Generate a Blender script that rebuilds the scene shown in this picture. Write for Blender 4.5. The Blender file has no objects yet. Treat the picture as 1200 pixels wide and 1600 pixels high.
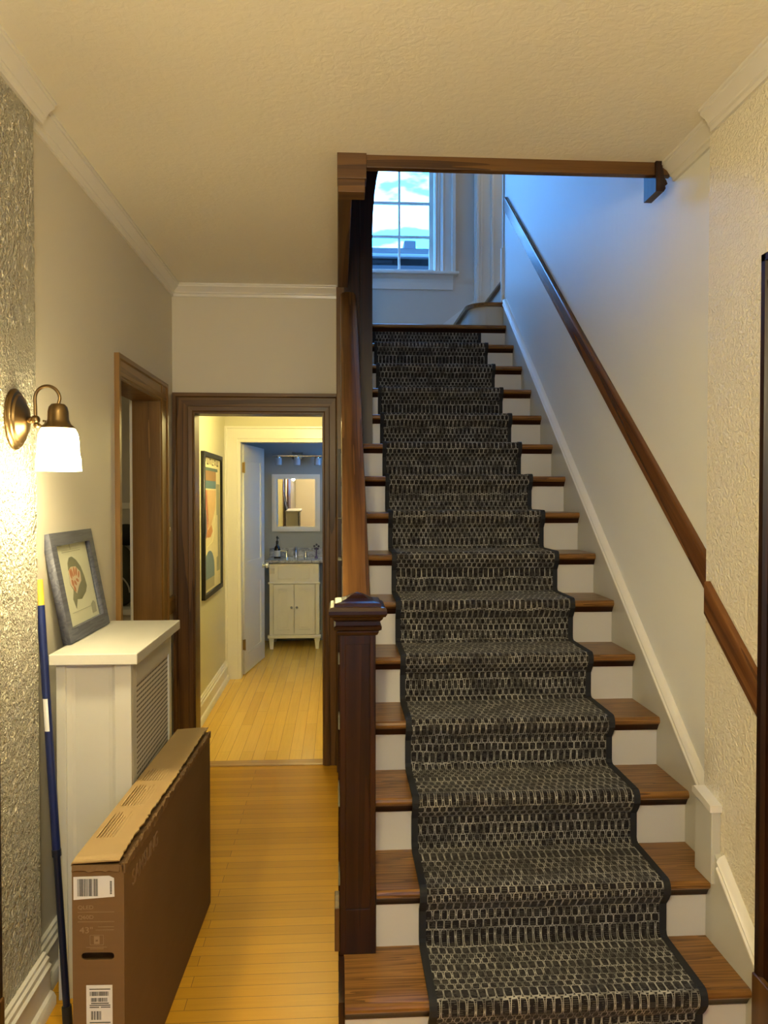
import bpy, bmesh, math, random
from mathutils import Vector, Matrix
random.seed(7)
S = bpy.context.scene
COL = S.collection
PI = math.pi

# ------------------------------------------------------------------ camera, exposure, world, lights
CAMZ = 1.604
cam_d = bpy.data.cameras.new('camera'); cam = bpy.data.objects.new('camera', cam_d); COL.objects.link(cam)
cam_d.sensor_fit = 'VERTICAL'; cam_d.sensor_height = 36.0; cam_d.sensor_width = 27.0; cam_d.lens = 27.0
cam_d.clip_start = 0.02; cam_d.clip_end = 200
cam.location = (0, 0, CAMZ)
cam.rotation_euler = (math.radians(90 - 1.1913), 0, math.radians(-3.4336))
S.camera = cam
S.view_settings.view_transform = 'Standard'; S.view_settings.look = 'None'
S.view_settings.gamma = 1.0; S.view_settings.exposure = 1.15; S.view_settings.use_curve_mapping = False

SKY = 8.6
WARM = (1.0, 0.84, 0.46)
WARM_H = (1.0, 0.83, 0.34)
SCONCE_SHADE, SCONCE_BULB = 25.0, 5.0
HALL_W, FOYER_FILL_W, LEFTROOM_FILL_W, UPPER_FILL_W = 19.0, 52.0, 4.2, 3.2  # foyer, side room and upper flight powers feed added unseen lights

w = bpy.data.worlds.new('World'); S.world = w; w.use_nodes = True
nt = w.node_tree; nt.nodes.clear()
wo = nt.nodes.new('ShaderNodeOutputWorld'); bg = nt.nodes.new('ShaderNodeBackground')
tc = nt.nodes.new('ShaderNodeTexCoord'); mp = nt.nodes.new('ShaderNodeMapping'); nz = nt.nodes.new('ShaderNodeTexNoise')
rp = nt.nodes.new('ShaderNodeValToRGB')
mp.inputs['Scale'].default_value = (1, 1, 2.4); nz.inputs['Scale'].default_value = 13.0; nz.inputs['Detail'].default_value = 4
nt.links.new(tc.outputs['Generated'], mp.inputs['Vector']); nt.links.new(mp.outputs[0], nz.inputs['Vector'])
nt.links.new(nz.outputs['Fac'], rp.inputs['Fac'])
rp.color_ramp.elements[0].position = 0.42; rp.color_ramp.elements[0].color = (0.024, 0.22, 0.78, 1)
rp.color_ramp.elements[1].position = 0.66; rp.color_ramp.elements[1].color = (0.24, 0.54, 0.95, 1)
nt.links.new(rp.outputs[0], bg.inputs['Color']); bg.inputs['Strength'].default_value = SKY
nt.links.new(bg.outputs[0], wo.inputs['Surface'])

def point(name, loc, power, color=WARM, r=0.06):
    l = bpy.data.lights.new(name, 'POINT'); l.energy = power; l.color = color; l.shadow_soft_size = r
    o = bpy.data.objects.new(name, l); COL.objects.link(o); o.location = loc
    return o

# ------------------------------------------------------------------ mesh helpers
MATS_OF = {}
def mat_of(o): return MATS_OF.get(o.name, Matrix.Identity(4))

class MB:
    def __init__(s): s.bm = bmesh.new()
    def box(s, x0, x1, y0, y1, z0, z1, bev=0.0, seg=2):
        b = bmesh.new()
        r = bmesh.ops.create_cube(b, size=1)
        for v in b.verts:
            v.co = Vector(((x0+x1)/2 + v.co.x*(x1-x0), (y0+y1)/2 + v.co.y*(y1-y0), (z0+z1)/2 + v.co.z*(z1-z0)))
        if bev > 0:
            bev = min(bev, 0.49*min(abs(x1-x0), abs(y1-y0), abs(z1-z0)))
            bmesh.ops.bevel(b, geom=list(b.edges), offset=bev, segments=seg, affect='EDGES', profile=0.5)
        s.merge(b); return s
    def merge(s, b, M=None):
        if M is not None: bmesh.ops.transform(b, matrix=M, verts=b.verts)
        me = bpy.data.meshes.new('tmp'); b.to_mesh(me); b.free(); s.bm.from_mesh(me); bpy.data.meshes.remove(me)
    def extrude(s, poly, fn, t0, t1, caps=True):
        """closed 2D polygon swept from t0 to t1, fn(a,b,t)->xyz"""
        a = [s.bm.verts.new(fn(p[0], p[1], t0)) for p in poly]; c = [s.bm.verts.new(fn(p[0], p[1], t1)) for p in poly]
        n = len(poly)
        for i in range(n):
            try: s.bm.faces.new((a[i], a[(i+1) % n], c[(i+1) % n], c[i]))
            except ValueError: pass
        if caps: s.bm.faces.new(a[::-1]); s.bm.faces.new(c)
        return s
    def rings(s, rings, cap=True, closed=True):
        R = [[s.bm.verts.new(p) for p in r] for r in rings]
        for k in range(len(R)-1):
            n = len(R[k])
            for i in range(n if closed else n-1):
                s.bm.faces.new((R[k][i], R[k][(i+1) % n], R[k+1][(i+1) % n], R[k+1][i]))
        if cap and closed:
            s.bm.faces.new(R[0][::-1]); s.bm.faces.new(R[-1])
        return s
    def lathe(s, prof, origin, axis='z', seg=32, sc=(1, 1), cap=True):
        """prof: list of (r,h)"""
        rr = []
        for r, h in prof:
            ring = []
            for k in range(seg):
                a = 2*PI*k/seg; u = r*math.cos(a)*sc[0]; v = r*math.sin(a)*sc[1]
                d = {'z': (u, v, h), 'x': (h, u, v), 'y': (u, h, v)}[axis]
                ring.append((origin[0]+d[0], origin[1]+d[1], origin[2]+d[2]))
            rr.append(ring)
        return s.rings(rr, cap)
    def sqstack(s, prof, cx, cy):
        """square section stack: (half,z)"""
        return s.rings([[(cx-h, cy-h, z), (cx+h, cy-h, z), (cx+h, cy+h, z), (cx-h, cy+h, z)] for h, z in prof])
    def tube(s, pts, r, seg=12, rad=None):
        pts = [Vector(p) for p in pts]; rr = []; up = None
        for i, p in enumerate(pts):
            t = (pts[min(i+1, len(pts)-1)] - pts[max(i-1, 0)]).normalized()
            if up is None: up = t.orthogonal().normalized()
            up = (up - t*up.dot(t)).normalized(); b = t.cross(up)
            q = rad[i] if rad else r
            rr.append([p + up*math.cos(2*PI*k/seg)*q + b*math.sin(2*PI*k/seg)*q for k in range(seg)])
        return s.rings(rr)
    def sphere(s, c, r, sc=(1, 1, 1), u=20, v=12):
        b = bmesh.new(); bmesh.ops.create_uvsphere(b, u_segments=u, v_segments=v, radius=r)
        for vv in b.verts: vv.co = Vector((c[0]+vv.co.x*sc[0], c[1]+vv.co.y*sc[1], c[2]+vv.co.z*sc[2]))
        s.merge(b); return s
    def plate(s, outer, holes, fn, t0, t1):
        """flat polygon with holes, thickness t0..t1 along fn's third argument"""
        cu = bpy.data.curves.new('c', 'CURVE'); cu.dimensions = '2D'; cu.fill_mode = 'BOTH'; cu.extrude = 0.5
        for poly in [outer] + list(holes):
            sp = cu.splines.new('POLY'); sp.points.add(len(poly)-1); sp.use_cyclic_u = True
            for k, p in enumerate(poly): sp.points[k].co = (p[0], p[1], 0, 1)
        o = bpy.data.objects.new('c', cu); COL.objects.link(o)
        me = bpy.data.meshes.new_from_object(o); bpy.data.objects.remove(o); bpy.data.curves.remove(cu)
        b = bmesh.new(); b.from_mesh(me); bpy.data.meshes.remove(me)
        for v in b.verts: v.co = Vector(fn(v.co.x, v.co.y, t0 + (v.co.z+0.5)*(t1-t0)))
        bmesh.ops.remove_doubles(b, verts=b.verts, dist=1e-6)
        s.merge(b); return s
    def text(s, txt, size, M, thick=0.0006, sx=1.0):
        cu = bpy.data.curves.new('t', 'FONT'); cu.body = txt; cu.size = size; cu.extrude = thick
        cu.align_x = 'LEFT'; cu.align_y = 'BOTTOM_BASELINE'
        o = bpy.data.objects.new('t', cu); COL.objects.link(o); bpy.context.view_layer.update()
        me = bpy.data.meshes.new_from_object(o); bpy.data.objects.remove(o); bpy.data.curves.remove(cu)
        b = bmesh.new(); b.from_mesh(me); bpy.data.meshes.remove(me)
        for v in b.verts: v.co.x *= sx
        s.merge(b, M); return s
    def build(s, name, mat, parent=None, smooth=False, local=False):
        bmesh.ops.recalc_face_normals(s.bm, faces=s.bm.faces)
        me = bpy.data.meshes.new(name); s.bm.to_mesh(me); s.bm.free()
        o = bpy.data.objects.new(name, me); COL.objects.link(o)
        me.materials.append(mat)
        if parent is not None:
            o.parent = parent
            if not local: me.transform(mat_of(parent).inverted())
            MATS_OF[o.name] = mat_of(parent)
        if smooth:
            for p in me.polygons: p.use_smooth = True
            if smooth == 'auto':
                me.set_sharp_from_angle(angle=math.radians(35))
        return o

def tag(o, label=None, cat=None, group=None, kind=None):
    if label: o['label'] = label
    if cat: o['category'] = cat
    if group: o['group'] = group
    if kind: o['kind'] = kind
    return o
def thing(name, label, cat, loc=(0, 0, 0), M=None, group=None, kind=None):
    o = bpy.data.objects.new(name, None); COL.objects.link(o); o.empty_display_size = 0.05
    MM = Matrix.Translation(loc) if M is None else M
    o.matrix_world = MM; MATS_OF[o.name] = MM.copy()
    return tag(o, label, cat, group, kind)
def struct(name, mb, mat, label=None, cat=None, smooth=False, parent=None):
    o = mb.build(name, mat, parent, smooth)
    if parent is None: tag(o, label, cat, kind='structure')
    return o

# ------------------------------------------------------------------ materials
class NT:
    def __init__(s, name):
        s.m = bpy.data.materials.new(name); s.m.use_nodes = True; s.t = s.m.node_tree; s.t.nodes.clear()
        s.out = s.n('OutputMaterial'); s.p = s.n('BsdfPrincipled'); s.l(s.p.outputs[0], s.out.inputs['Surface'])
    def n(s, k): return s.t.nodes.new('ShaderNode'+k)
    def l(s, a, b): s.t.links.new(a, b)
    def math(s, op, a, b=None, c=None):
        m = s.n('Math'); m.operation = op
        for i, v in enumerate((a, b, c)):
            if v is None: continue
            if isinstance(v, (int, float)): m.inputs[i].default_value = v
            else: s.l(v, m.inputs[i])
        return m.outputs[0]
    def coords(s, scale=(1, 1, 1), rot=(0, 0, 0), kind='Object', loc=(0, 0, 0)):
        t = s.n('TexCoord'); src = t.outputs[kind]
        if any(rot):
            r = s.n('Mapping'); s.l(src, r.inputs['Vector']); r.inputs['Rotation'].default_value = rot; src = r.outputs[0]
        m = s.n('Mapping'); s.l(src, m.inputs['Vector'])
        m.inputs['Scale'].default_value = scale; m.inputs['Location'].default_value = loc
        return m.outputs[0]
    def noise(s, v, scale=1, detail=2, rough=0.5, dist=0):
        n = s.n('TexNoise'); s.l(v, n.inputs['Vector']); n.inputs['Scale'].default_value = scale
        n.inputs['Detail'].default_value = detail; n.inputs['Roughness'].default_value = rough; n.inputs['Distortion'].default_value = dist
        return n.outputs['Fac']
    def ramp(s, f, stops, interp='LINEAR'):
        r = s.n('ValToRGB'); s.l(f, r.inputs['Fac']); e = r.color_ramp; e.interpolation = interp
        while len(e.elements) < len(stops): e.elements.new(0.5)
        for k, (p, c) in enumerate(stops):
            e.elements[k].position = p; e.elements[k].color = (*c, 1) if len(c) == 3 else c
        return r.outputs[0]
    def mix(s, f, a, b, mode='MIX'):
        m = s.n('Mix'); m.data_type = 'RGBA'; m.blend_type = mode
        for sock, v in ((m.inputs[0], f), (m.inputs[6], a), (m.inputs[7], b)):
            if isinstance(v, (int, float)): sock.default_value = v
            elif isinstance(v, tuple): sock.default_value = (*v, 1) if len(v) == 3 else v
            else: s.l(v, sock)
        return m.outputs[2]
    def bump(s, h, strength=0.3, dist=0.005):
        b = s.n('Bump'); b.inputs['Strength'].default_value = strength; b.inputs['Distance'].default_value = dist
        s.l(h, b.inputs['Height']); s.l(b.outputs[0], s.p.inputs['Normal']); return s
    def set(s, **k):
        for a, v in k.items():
            i = s.p.inputs[a.replace('_', ' ')]
            if isinstance(v, (int, float)): i.default_value = v
            elif isinstance(v, tuple): i.default_value = (*v, 1) if len(v) == 3 else v
            else: s.l(v, i)
        return s

def plain(name, col, rough=0.5, metal=0.0, var=0.06, spec=0.5, nscale=9, coat=0.0):
    t = NT(name); f = t.noise(t.coords(), nscale, 3)
    c = t.mix(f, tuple(max(0, x*(1-var)) for x in col), tuple(min(1, x*(1+var)) for x in col))
    t.set(Base_Color=c, Roughness=rough, Metallic=metal, Specular_IOR_Level=spec, Coat_Weight=coat); return t.m
def emit(name, col, strength):
    t = NT(name); t.set(Base_Color=(0.9, 0.9, 0.88), Emission_Color=col, Emission_Strength=strength, Roughness=0.4); return t.m
def wood(name, dark, mid, light, axis='z', rough=0.38, across=11.0, along=0.45, rings=5.0, rot=(0, 0, 0), coat=0.05, loc=(0, 0, 0)):
    t = NT(name)
    sc = [across]*3; sc['xyz'.index(axis)] = along
    v = t.coords(tuple(sc), rot, loc=loc); f = t.noise(v, 1.0, 2, 0.45)
    g = t.math('FRACT', t.math('MULTIPLY', f, rings))
    sc2 = [170.0]*3; sc2['xyz'.index(axis)] = 5.0
    fib = t.noise(t.coords(tuple(sc2), rot), 1.0, 3, 0.6)
    big = t.noise(t.coords((2.5, 2.5, 2.5), rot), 1.0, 2)
    g2 = t.math('ADD', t.math('MULTIPLY', g, 0.55), t.math('MULTIPLY', fib, 0.45))
    c = t.ramp(g2, [(0.12, dark), (0.42, mid), (0.72, light), (0.93, mid), (1.0, dark)])
    c = t.mix(t.math('MULTIPLY', big, 0.5), c, t.mix(1.0, c, (0.55, 0.5, 0.45), 'MULTIPLY'))
    t.set(Base_Color=c, Roughness=rough, Coat_Weight=coat, Coat_Roughness=0.25, Specular_IOR_Level=0.35)
    t.bump(fib, 0.12, 0.002); return t.m
def stucco(name, col, strength=0.9, scale=75.0, dist=0.006):
    t = NT(name); v = t.coords()
    a = t.noise(v, scale, 3, 0.55, 0.6); b = t.noise(v, scale*0.32, 2, 0.5)
    h = t.math('ADD', t.ramp(a, [(0.38, (0, 0, 0)), (0.60, (1, 1, 1))]), t.math('MULTIPLY', b, 0.6))
    t.set(Base_Color=col, Roughness=0.42, Specular_IOR_Level=0.4); t.bump(h, strength, dist); return t.m
def paint(name, col, rough=0.5, strength=0.15, scale=(18, 18, 5), dist=0.003, fine=120, spec=0.4):
    t = NT(name); a = t.noise(t.coords(scale), 1.0, 3, 0.5); b = t.noise(t.coords(), fine, 2)
    h = t.math('ADD', a, t.math('MULTIPLY', b, 0.12))
    t.set(Base_Color=col, Roughness=rough, Specular_IOR_Level=spec); t.bump(h, strength, dist); return t.m
def planks(name, c1, c2, gap, L=1.1, W=0.057, rotz=0.0, rough=0.3):
    t = NT(name); v = t.coords((1, 1, 1), (0, 0, rotz))
    b = t.n('TexBrick'); t.l(v, b.inputs['Vector']); b.offset = 0.37; b.offset_frequency = 2; b.squash = 1
    b.inputs['Scale'].default_value = 1; b.inputs['Brick Width'].default_value = L; b.inputs['Row Height'].default_value = W
    b.inputs['Mortar Size'].default_value = 0.0009; b.inputs['Mortar Smooth'].default_value = 0.3; b.inputs['Bias'].default_value = 0
    b.inputs['Color1'].default_value = (*c1, 1); b.inputs['Color2'].default_value = (*c2, 1); b.inputs['Mortar'].default_value = (*gap, 1)
    g = t.noise(t.coords((3, 70, 1), (0, 0, rotz)), 1.0, 4, 0.6)
    g3 = t.noise(t.coords((1.2, 22, 1), (0, 0, rotz)), 1.0, 2, 0.5)
    c = t.mix(t.math('MULTIPLY', g, 0.55), b.outputs['Color'], t.mix(1.0, b.outputs['Color'], (0.62, 0.52, 0.40), 'MULTIPLY'))
    c = t.mix(t.math('MULTIPLY', g3, 0.35), c, t.mix(1.0, c, (1.25, 1.2, 1.1), 'MULTIPLY'))
    t.set(Base_Color=c, Roughness=rough, Coat_Weight=0.05, Coat_Roughness=0.22, Specular_IOR_Level=0.25)
    t.bump(t.math('SUBTRACT', t.math('MULTIPLY', g, 0.3), b.outputs['Fac']), 0.25, 0.0015); return t.m

D1, D2, D3 = (0.040, 0.017, 0.005), (0.105, 0.047, 0.013), (0.165, 0.080, 0.022)
SL = math.atan(0.7683)
W_X = wood('dark_oak_x', D1, D2, D3, 'x'); W_Y = wood('dark_oak_y', D1, D2, D3, 'y'); W_Z = wood('dark_oak_z', D1, D2, D3, 'z')
N1, N2, N3 = (0.008, 0.0016, 0.0004), (0.020, 0.0048, 0.0010), (0.036, 0.0098, 0.0022)
W_N = wood('mahogany_stain_z', N1, N2, N3, 'z', rough=0.36, across=16, coat=0)
W_NX = wood('mahogany_stain_x', N1, N2, N3, 'x', rough=0.3, across=16)
W_S = wood('oak_rail_slope', D1, (0.15, 0.065, 0.02), (0.24, 0.115, 0.036), 'y', rot=(-SL, 0, 0), rough=0.3, rings=6, across=16, along=0.5)
W_R = wood('cherry_rail_slope', (0.07, 0.024, 0.008), (0.155, 0.06, 0.018), (0.22, 0.09, 0.027), 'y', rot=(-SL, 0, 0), rough=0.24, across=14, along=0.4, rings=5)
W_T = wood('tread_oak', (0.070, 0.028, 0.006), (0.21, 0.095, 0.022), (0.32, 0.155, 0.040), 'x', rough=0.33, across=28, along=1.2, rings=8)
W_G = wood('golden_oak_z', (0.10, 0.048, 0.012), (0.205, 0.105, 0.027), (0.28, 0.15, 0.042), 'z', rough=0.4, rings=3, across=9)
W_GY = wood('golden_oak_y', (0.10, 0.048, 0.012), (0.205, 0.105, 0.027), (0.28, 0.15, 0.042), 'y', rough=0.35)
CREAM = (0.70, 0.655, 0.545)
M_CEIL = stucco('ceiling_plaster', (0.84, 0.80, 0.68), 0.16, 38, 0.004)
M_TEX = stucco('stippled_plaster', (0.88, 0.81, 0.65), 1.0, 82, 0.10)
M_TEXR = stucco('stippled_plaster_light', (0.90, 0.84, 0.69), 0.65, 85, 0.008)
M_WALL = paint('cream_paint', (0.66, 0.61, 0.50), 0.55, 0.12)
M_SMOOTH = paint('satin_cream_paint', (0.82, 0.82, 0.79), 0.42, 0.35, (9, 9, 2.2), 0.006, 60, 0.5)
M_HALL = paint('hallway_paint', (0.60, 0.57, 0.42), 0.5, 0.06)
M_GREY = paint('grey_bath_paint', (0.40, 0.41, 0.37), 0.5, 0.06)
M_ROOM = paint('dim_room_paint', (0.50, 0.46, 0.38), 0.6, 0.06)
M_WHITE = plain('white_gloss_paint', (0.56, 0.55, 0.50), 0.32, var=0.02)
M_RISER = plain('riser_paint', (0.62, 0.60, 0.56), 0.38, var=0.02)
M_TRIM = plain('white_trim_paint', (0.76, 0.735, 0.675), 0.3, var=0.02)
M_FLOOR = planks('oak_strip_floor', (0.68, 0.36, 0.018), (0.54, 0.28, 0.012), (0.10, 0.042, 0.010), 1.3, 0.057, 0, 0.36)
M_FLOORH = planks('maple_strip_floor', (0.90, 0.60, 0.13), (0.80, 0.52, 0.10), (0.17, 0.08, 0.022), 0.9, 0.075, PI/2, 0.24)
M_BRASS = plain('aged_brass', (0.22, 0.145, 0.065), 0.32, 1.0, 0.15)
M_CHROME = plain('chrome', (0.8, 0.8, 0.8), 0.12, 1.0, 0.02)
M_BLACK = plain('black', (0.012, 0.012, 0.012), 0.45)
t = NT('window_glass'); t.t.nodes.remove(t.p)
gtr = t.n('BsdfTransparent'); ggl = t.n('BsdfGlossy'); gmx = t.n('MixShader'); ggl.inputs['Roughness'].default_value = 0.02
gtr.inputs['Color'].default_value = (0.96, 0.98, 0.98, 1); gmx.inputs[0].default_value = 0.05
t.l(gtr.outputs[0], gmx.inputs[1]); t.l(ggl.outputs[0], gmx.inputs[2]); t.l(gmx.outputs[0], t.out.inputs['Surface'])
M_GLASS = t.m

# ------------------------------------------------------------------ key dimensions
RISE, RUN, Y1 = 0.19, 0.2473, 2.0996
def NY(i): return Y1 + (i-1)*RUN
def NZ(i): return RISE*i
def nl(y): return RISE + (y-Y1)*RISE/RUN          # nosing line
CE = 2.835           # ceiling
XL, XLT = -0.965, -0.93     # left wall smooth / stippled
XR, XRT = 1.245, 1.20       # right wall
YT = 2.44                   # where the stippled plaster ends
DW = 4.567                  # door wall
RB_ = 0.032
TOP = 5.45                  # upper storey ceiling

# ------------------------------------------------------------------ shell
struct('floor', MB().box(-1.15, 1.5, -1.8, DW, -0.12, 0), M_FLOOR, 'honey oak strip floor of the entrance hall', 'floor')
struct('floor_hallway', MB().box(-1.6, 0.9, DW+0.09, 8.7, -0.12, 0), M_FLOORH, 'pale maple strip floor of the back hallway and bathroom', 'floor')
struct('trim_1', MB().box(-0.86, -0.07, DW, DW+0.09, -0.12, 0.006, 0.003), wood('maple_threshold', (0.36, 0.2, 0.07), (0.52, 0.31, 0.12), (0.6, 0.38, 0.16), 'x', rough=0.25), 'pale wooden threshold in the dark cased doorway', 'threshold')
m = MB().box(-1.2, 1.4, -1.8, 2.80, CE, CE+0.16); m.box(-1.2, 0.0, 2.80, DW+0.1, CE, CE+0.16)
struct('ceiling', m, M_CEIL, 'cream lightly stippled plaster ceiling over the hall', 'ceiling')
# left walls
struct('wall_left', MB().box(-1.13, XLT, -1.8, YT, 0, CE, 0.004), M_TEX, 'stippled cream plaster wall behind the sconce', 'wall')
m = MB().box(-1.10, XL, YT, 3.45, 0, CE); m.box(-1.10, XL, 4.21, DW+0.13, 0, CE); m.box(-1.10, XL, 3.45, 4.21, 2.125, CE)
struct('wall_left_recess', m, M_WALL, 'smooth beige wall behind the radiator cover', 'wall')
# right walls
struct('wall_right', MB().box(XRT, 1.40, -1.8, YT, 0, CE, 0.004), M_TEXR, 'stippled cream plaster wall under the lower handrail', 'wall')
struct('wall_right_stair', MB().box(XR, 1.40, YT, 5.72, 0, TOP), M_SMOOTH, 'smooth plaster wall along the stairs, blue with window light', 'wall')
# hall back wall with cased doorway
m = MB().box(XL, -0.84, DW, DW+0.13, 0, CE); m.box(-0.085, 0.02, DW, DW+0.13, 0, CE); m.box(-0.84, -0.085, DW, DW+0.13, 2.092, CE)
struct('wall_back', m, M_WALL, 'beige wall over the dark cased doorway', 'wall')
# wall behind the camera with a glazed front door
m = MB().box(-1.2, -0.3, -1.8, -1.66, 0, CE); m.box(0.75, 1.4, -1.8, -1.66, 0, CE); m.box(-0.3, 0.75, -1.8, -1.66, 2.1, CE)
struct('wall_front', m, M_WALL, 'beige wall around the front door', 'wall')
d = thing('door_1', 'dark front door with large glass panes', 'door', (0.22, -1.73, 0), kind='structure')
m = MB(); m.plate([(-0.3, 0), (0.75, 0), (0.75, 2.1), (-0.3, 2.1)], [[(-0.12+k*0.27, 1.2), (0.05+k*0.27, 1.2), (0.05+k*0.27, 1.9), (-0.12+k*0.27, 1.9)] for k in range(3)], lambda a, b, c: (a, -1.73+c, b), -0.02, 0.02)
m.build('door_panel', W_Z, d); MB().box(-0.2, 0.65, -1.733, -1.729, 0.7, 2.0).build('pane', M_GLASS, d)

# stairwell shell above the hall ceiling
struct('wall_well_front', MB().box(0.0, 1.244, 2.832, 2.95, CE+0.16, TOP).box(-0.15, -0.001, 2.83, 4.50, CE+0.162, TOP), M_SMOOTH, 'upper stairwell walls above the hall ceiling', 'wall')
struct('wall_well_left', MB().box(0.02, 0.195, 4.47, 5.56, 0, TOP), M_SMOOTH, 'wall between the stairs and the back hallway', 'wall')
struct('ceiling_upper', MB().box(-0.6, 3.0, 2.8, 7.0, TOP, TOP+0.12), M_CEIL, 'ceiling over the stairwell', 'ceiling')
LW = 6.75            # landing window wall
WX0, WX1, WZ0, WZ1 = -0.03, 0.845, 3.585, 5.15
m = MB().box(-0.5, WX0, LW, LW+0.18, 2.5, TOP); m.box(WX1, 2.9, LW, LW+0.18, 2.5, TOP)
m.box(WX0, WX1, LW, LW+0.18, 2.5, WZ0); m.box(WX0, WX1, LW, LW+0.18, WZ1, TOP)
M_LAND = paint('landing_paint', (0.64, 0.58, 0.50), 0.5, 0.1)
struct('wall_landing', m, M_LAND, 'landing wall around the tall paned window', 'wall')
m = MB().box(-0.6, -0.45, 5.4, 5.72, 2.5, TOP); m.box(-0.6, -0.45, 6.55, LW+0.1, 2.5, TOP); m.box(-0.6, -0.45, 5.7, 6.56, 2.5, 4.0); m.box(-0.6, -0.45, 5.7, 6.56, 4.6, TOP); m.box(-0.5, 0.02, 5.4, 5.55, 2.5, TOP)
struct('wall_landing_left', m, M_SMOOTH, 'left end wall of the landing', 'wall')
m = MB().box(1.40, 2.9, 5.57, 5.72, 2.5, TOP); m.box(2.8, 2.95, 5.6, 6.9, 2.5, TOP)
struct('wall_landing_right', m, M_SMOOTH, 'walls around the upper flight right of the landing', 'wall')
struct('floor_landing', MB().box(-0.5, 1.3, NY(15)+RB_+0.014, LW, 2.60, 2.849), W_T, 'dark oak floor of the stair landing', 'floor')

# back hallway
struct('wall_hallway_left', MB().box(-1.13, -0.985, DW+0.13, 6.9, 0, 2.5), M_HALL, 'pale yellow hallway wall carrying the framed poster', 'wall')
struct('wall_hallway_right', MB().box(-0.02, 0.02, DW+0.13, 6.9, 0, 2.5), M_HALL, 'right wall of the back hallway', 'wall')
struct('ceiling_hallway', MB().box(-1.2, 0.1, DW+0.10, 6.9, 2.44, 2.52), M_HALL, 'low ceiling of the back hallway', 'ceiling')
m = MB().box(-1.1, -0.862, 6.775, 6.875, 0, 2.5); m.box(-0.09, 0.1, 6.775, 6.875, 0, 2.5); m.box(-0.862, -0.09, 6.775, 6.875, 2.09, 2.5)
struct('wall_hallway_end', m, M_HALL, 'pale yellow wall around the white bathroom door casing', 'wall')
# bathroom
m = MB().box(-1.2, 0.9, 8.55, 8.67, 0, 2.6)
struct('wall_bath_back', m, M_GREY, 'blue grey bathroom wall behind the mirror', 'wall')
struct('wall_bath_left', MB().box(-1.25, -1.10, 6.875, 8.6, 0, 2.6), M_GREY, 'blue grey bathroom wall behind the open door', 'wall')
m = MB().box(0.7, 0.82, 7.0, 7.55, 0, 2.6); m.box(0.7, 0.82, 8.15, 8.6, 0, 2.6); m.box(0.7, 0.82, 7.55, 8.15, 0, 1.5); m.box(0.7, 0.82, 7.55, 8.15, 2.2, 2.6)
struct('wall_bath_right', m, M_GREY, 'blue grey bathroom wall with its window', 'wall')
struct('ceiling_bath', MB().box(-1.25, 0.85, 6.8, 8.67, 2.5, 2.62), M_GREY, 'bathroom ceiling', 'ceiling')
struct('wall_bath_front', MB().box(0.02, 1.4, 6.9, 7.0, 0, 2.6).box(1.25, 1.4, 5.72, 6.9, 0, 2.55).box(1.31, 2.95, 5.58, 6.9, 2.5, 2.6), M_GREY, 'bathroom wall beside the doorway, plus added pieces closing off sky light', 'wall')  # second and third boxes added to stop sky light leaking under the stairs
MBw = MB(); MBw.plate([(7.55, 1.5), (8.15, 1.5), (8.15, 2.2), (7.55, 2.2)], [[(7.60, 1.55), (8.10, 1.55), (8.10, 1.83), (7.60, 1.83)], [(7.60, 1.87), (8.10, 1.87), (8.10, 2.15), (7.60, 2.15)]], lambda a, b, c: (0.76+c, a, b), -0.03, 0.03)
wb = struct('window_2', MBw, M_TRIM, 'white sash window on the bathroom right wall', 'window')
MB().box(0.758, 0.762, 7.58, 8.12, 1.53, 2.17).build('pane', M_GLASS, wb)
# room seen through the side doorway
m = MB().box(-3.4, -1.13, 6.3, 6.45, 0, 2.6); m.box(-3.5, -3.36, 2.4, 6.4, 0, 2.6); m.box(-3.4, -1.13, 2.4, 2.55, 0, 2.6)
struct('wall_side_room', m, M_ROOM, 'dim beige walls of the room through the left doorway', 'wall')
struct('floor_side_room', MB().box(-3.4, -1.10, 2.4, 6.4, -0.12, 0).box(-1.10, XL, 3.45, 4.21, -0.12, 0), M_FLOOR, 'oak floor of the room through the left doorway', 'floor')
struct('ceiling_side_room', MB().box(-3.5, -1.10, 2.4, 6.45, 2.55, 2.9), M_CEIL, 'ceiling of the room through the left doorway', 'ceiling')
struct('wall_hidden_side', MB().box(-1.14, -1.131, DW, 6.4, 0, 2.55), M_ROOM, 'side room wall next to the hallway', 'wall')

# ------------------------------------------------------------------ crown mouldings, baseboards
CR = [(0, -0.068), (0.010, -0.068), (0.013, -0.055), (0.020, -0.050), (0.020, -0.044), (0.030, -0.030), (0.046, -0.018), (0.046, -0.010), (0.052, -0.008), (0.052, 0), (0, 0)]
struct('trim_2', MB().extrude(CR, lambda a, b, t: (XLT+a, t, CE+b), -1.66, YT+0.05), M_TRIM, 'cream crown moulding over the stippled left wall', 'moulding', 'auto')
struct('trim_3', MB().extrude(CR, lambda a, b, t: (XL+a, t, CE+b), YT, DW), M_TRIM, 'cream crown moulding over the smooth left wall', 'moulding', 'auto')
struct('trim_4', MB().extrude(CR, lambda a, b, t: (t, DW-a, CE+b), XL, -0.006), M_TRIM, 'cream crown moulding over the dark doorway', 'moulding', 'auto')
struct('trim_5', MB().extrude(CR, lambda a, b, t: (XRT-a, t, CE+b), -1.66, YT-0.03), M_TRIM, 'cream crown moulding over the stippled right wall', 'moulding', 'auto')
struct('trim_6', MB().extrude(CR, lambda a, b, t: (XR-a, t, CE+b), YT-0.03, 2.795), M_TRIM, 'short crown moulding beside the stairwell bracket', 'moulding', 'auto')
BB = [(0, 0), (0.040, 0), (0.040, 0.025), (0.032, 0.040), (0.022, 0.045), (0.022, 0.118), (0.027, 0.122), (0.027, 0.128), (0.018, 0.133), (0.020, 0.150), (0.012, 0.156), (0.012, 0.166), (0, 0.168)]
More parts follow.
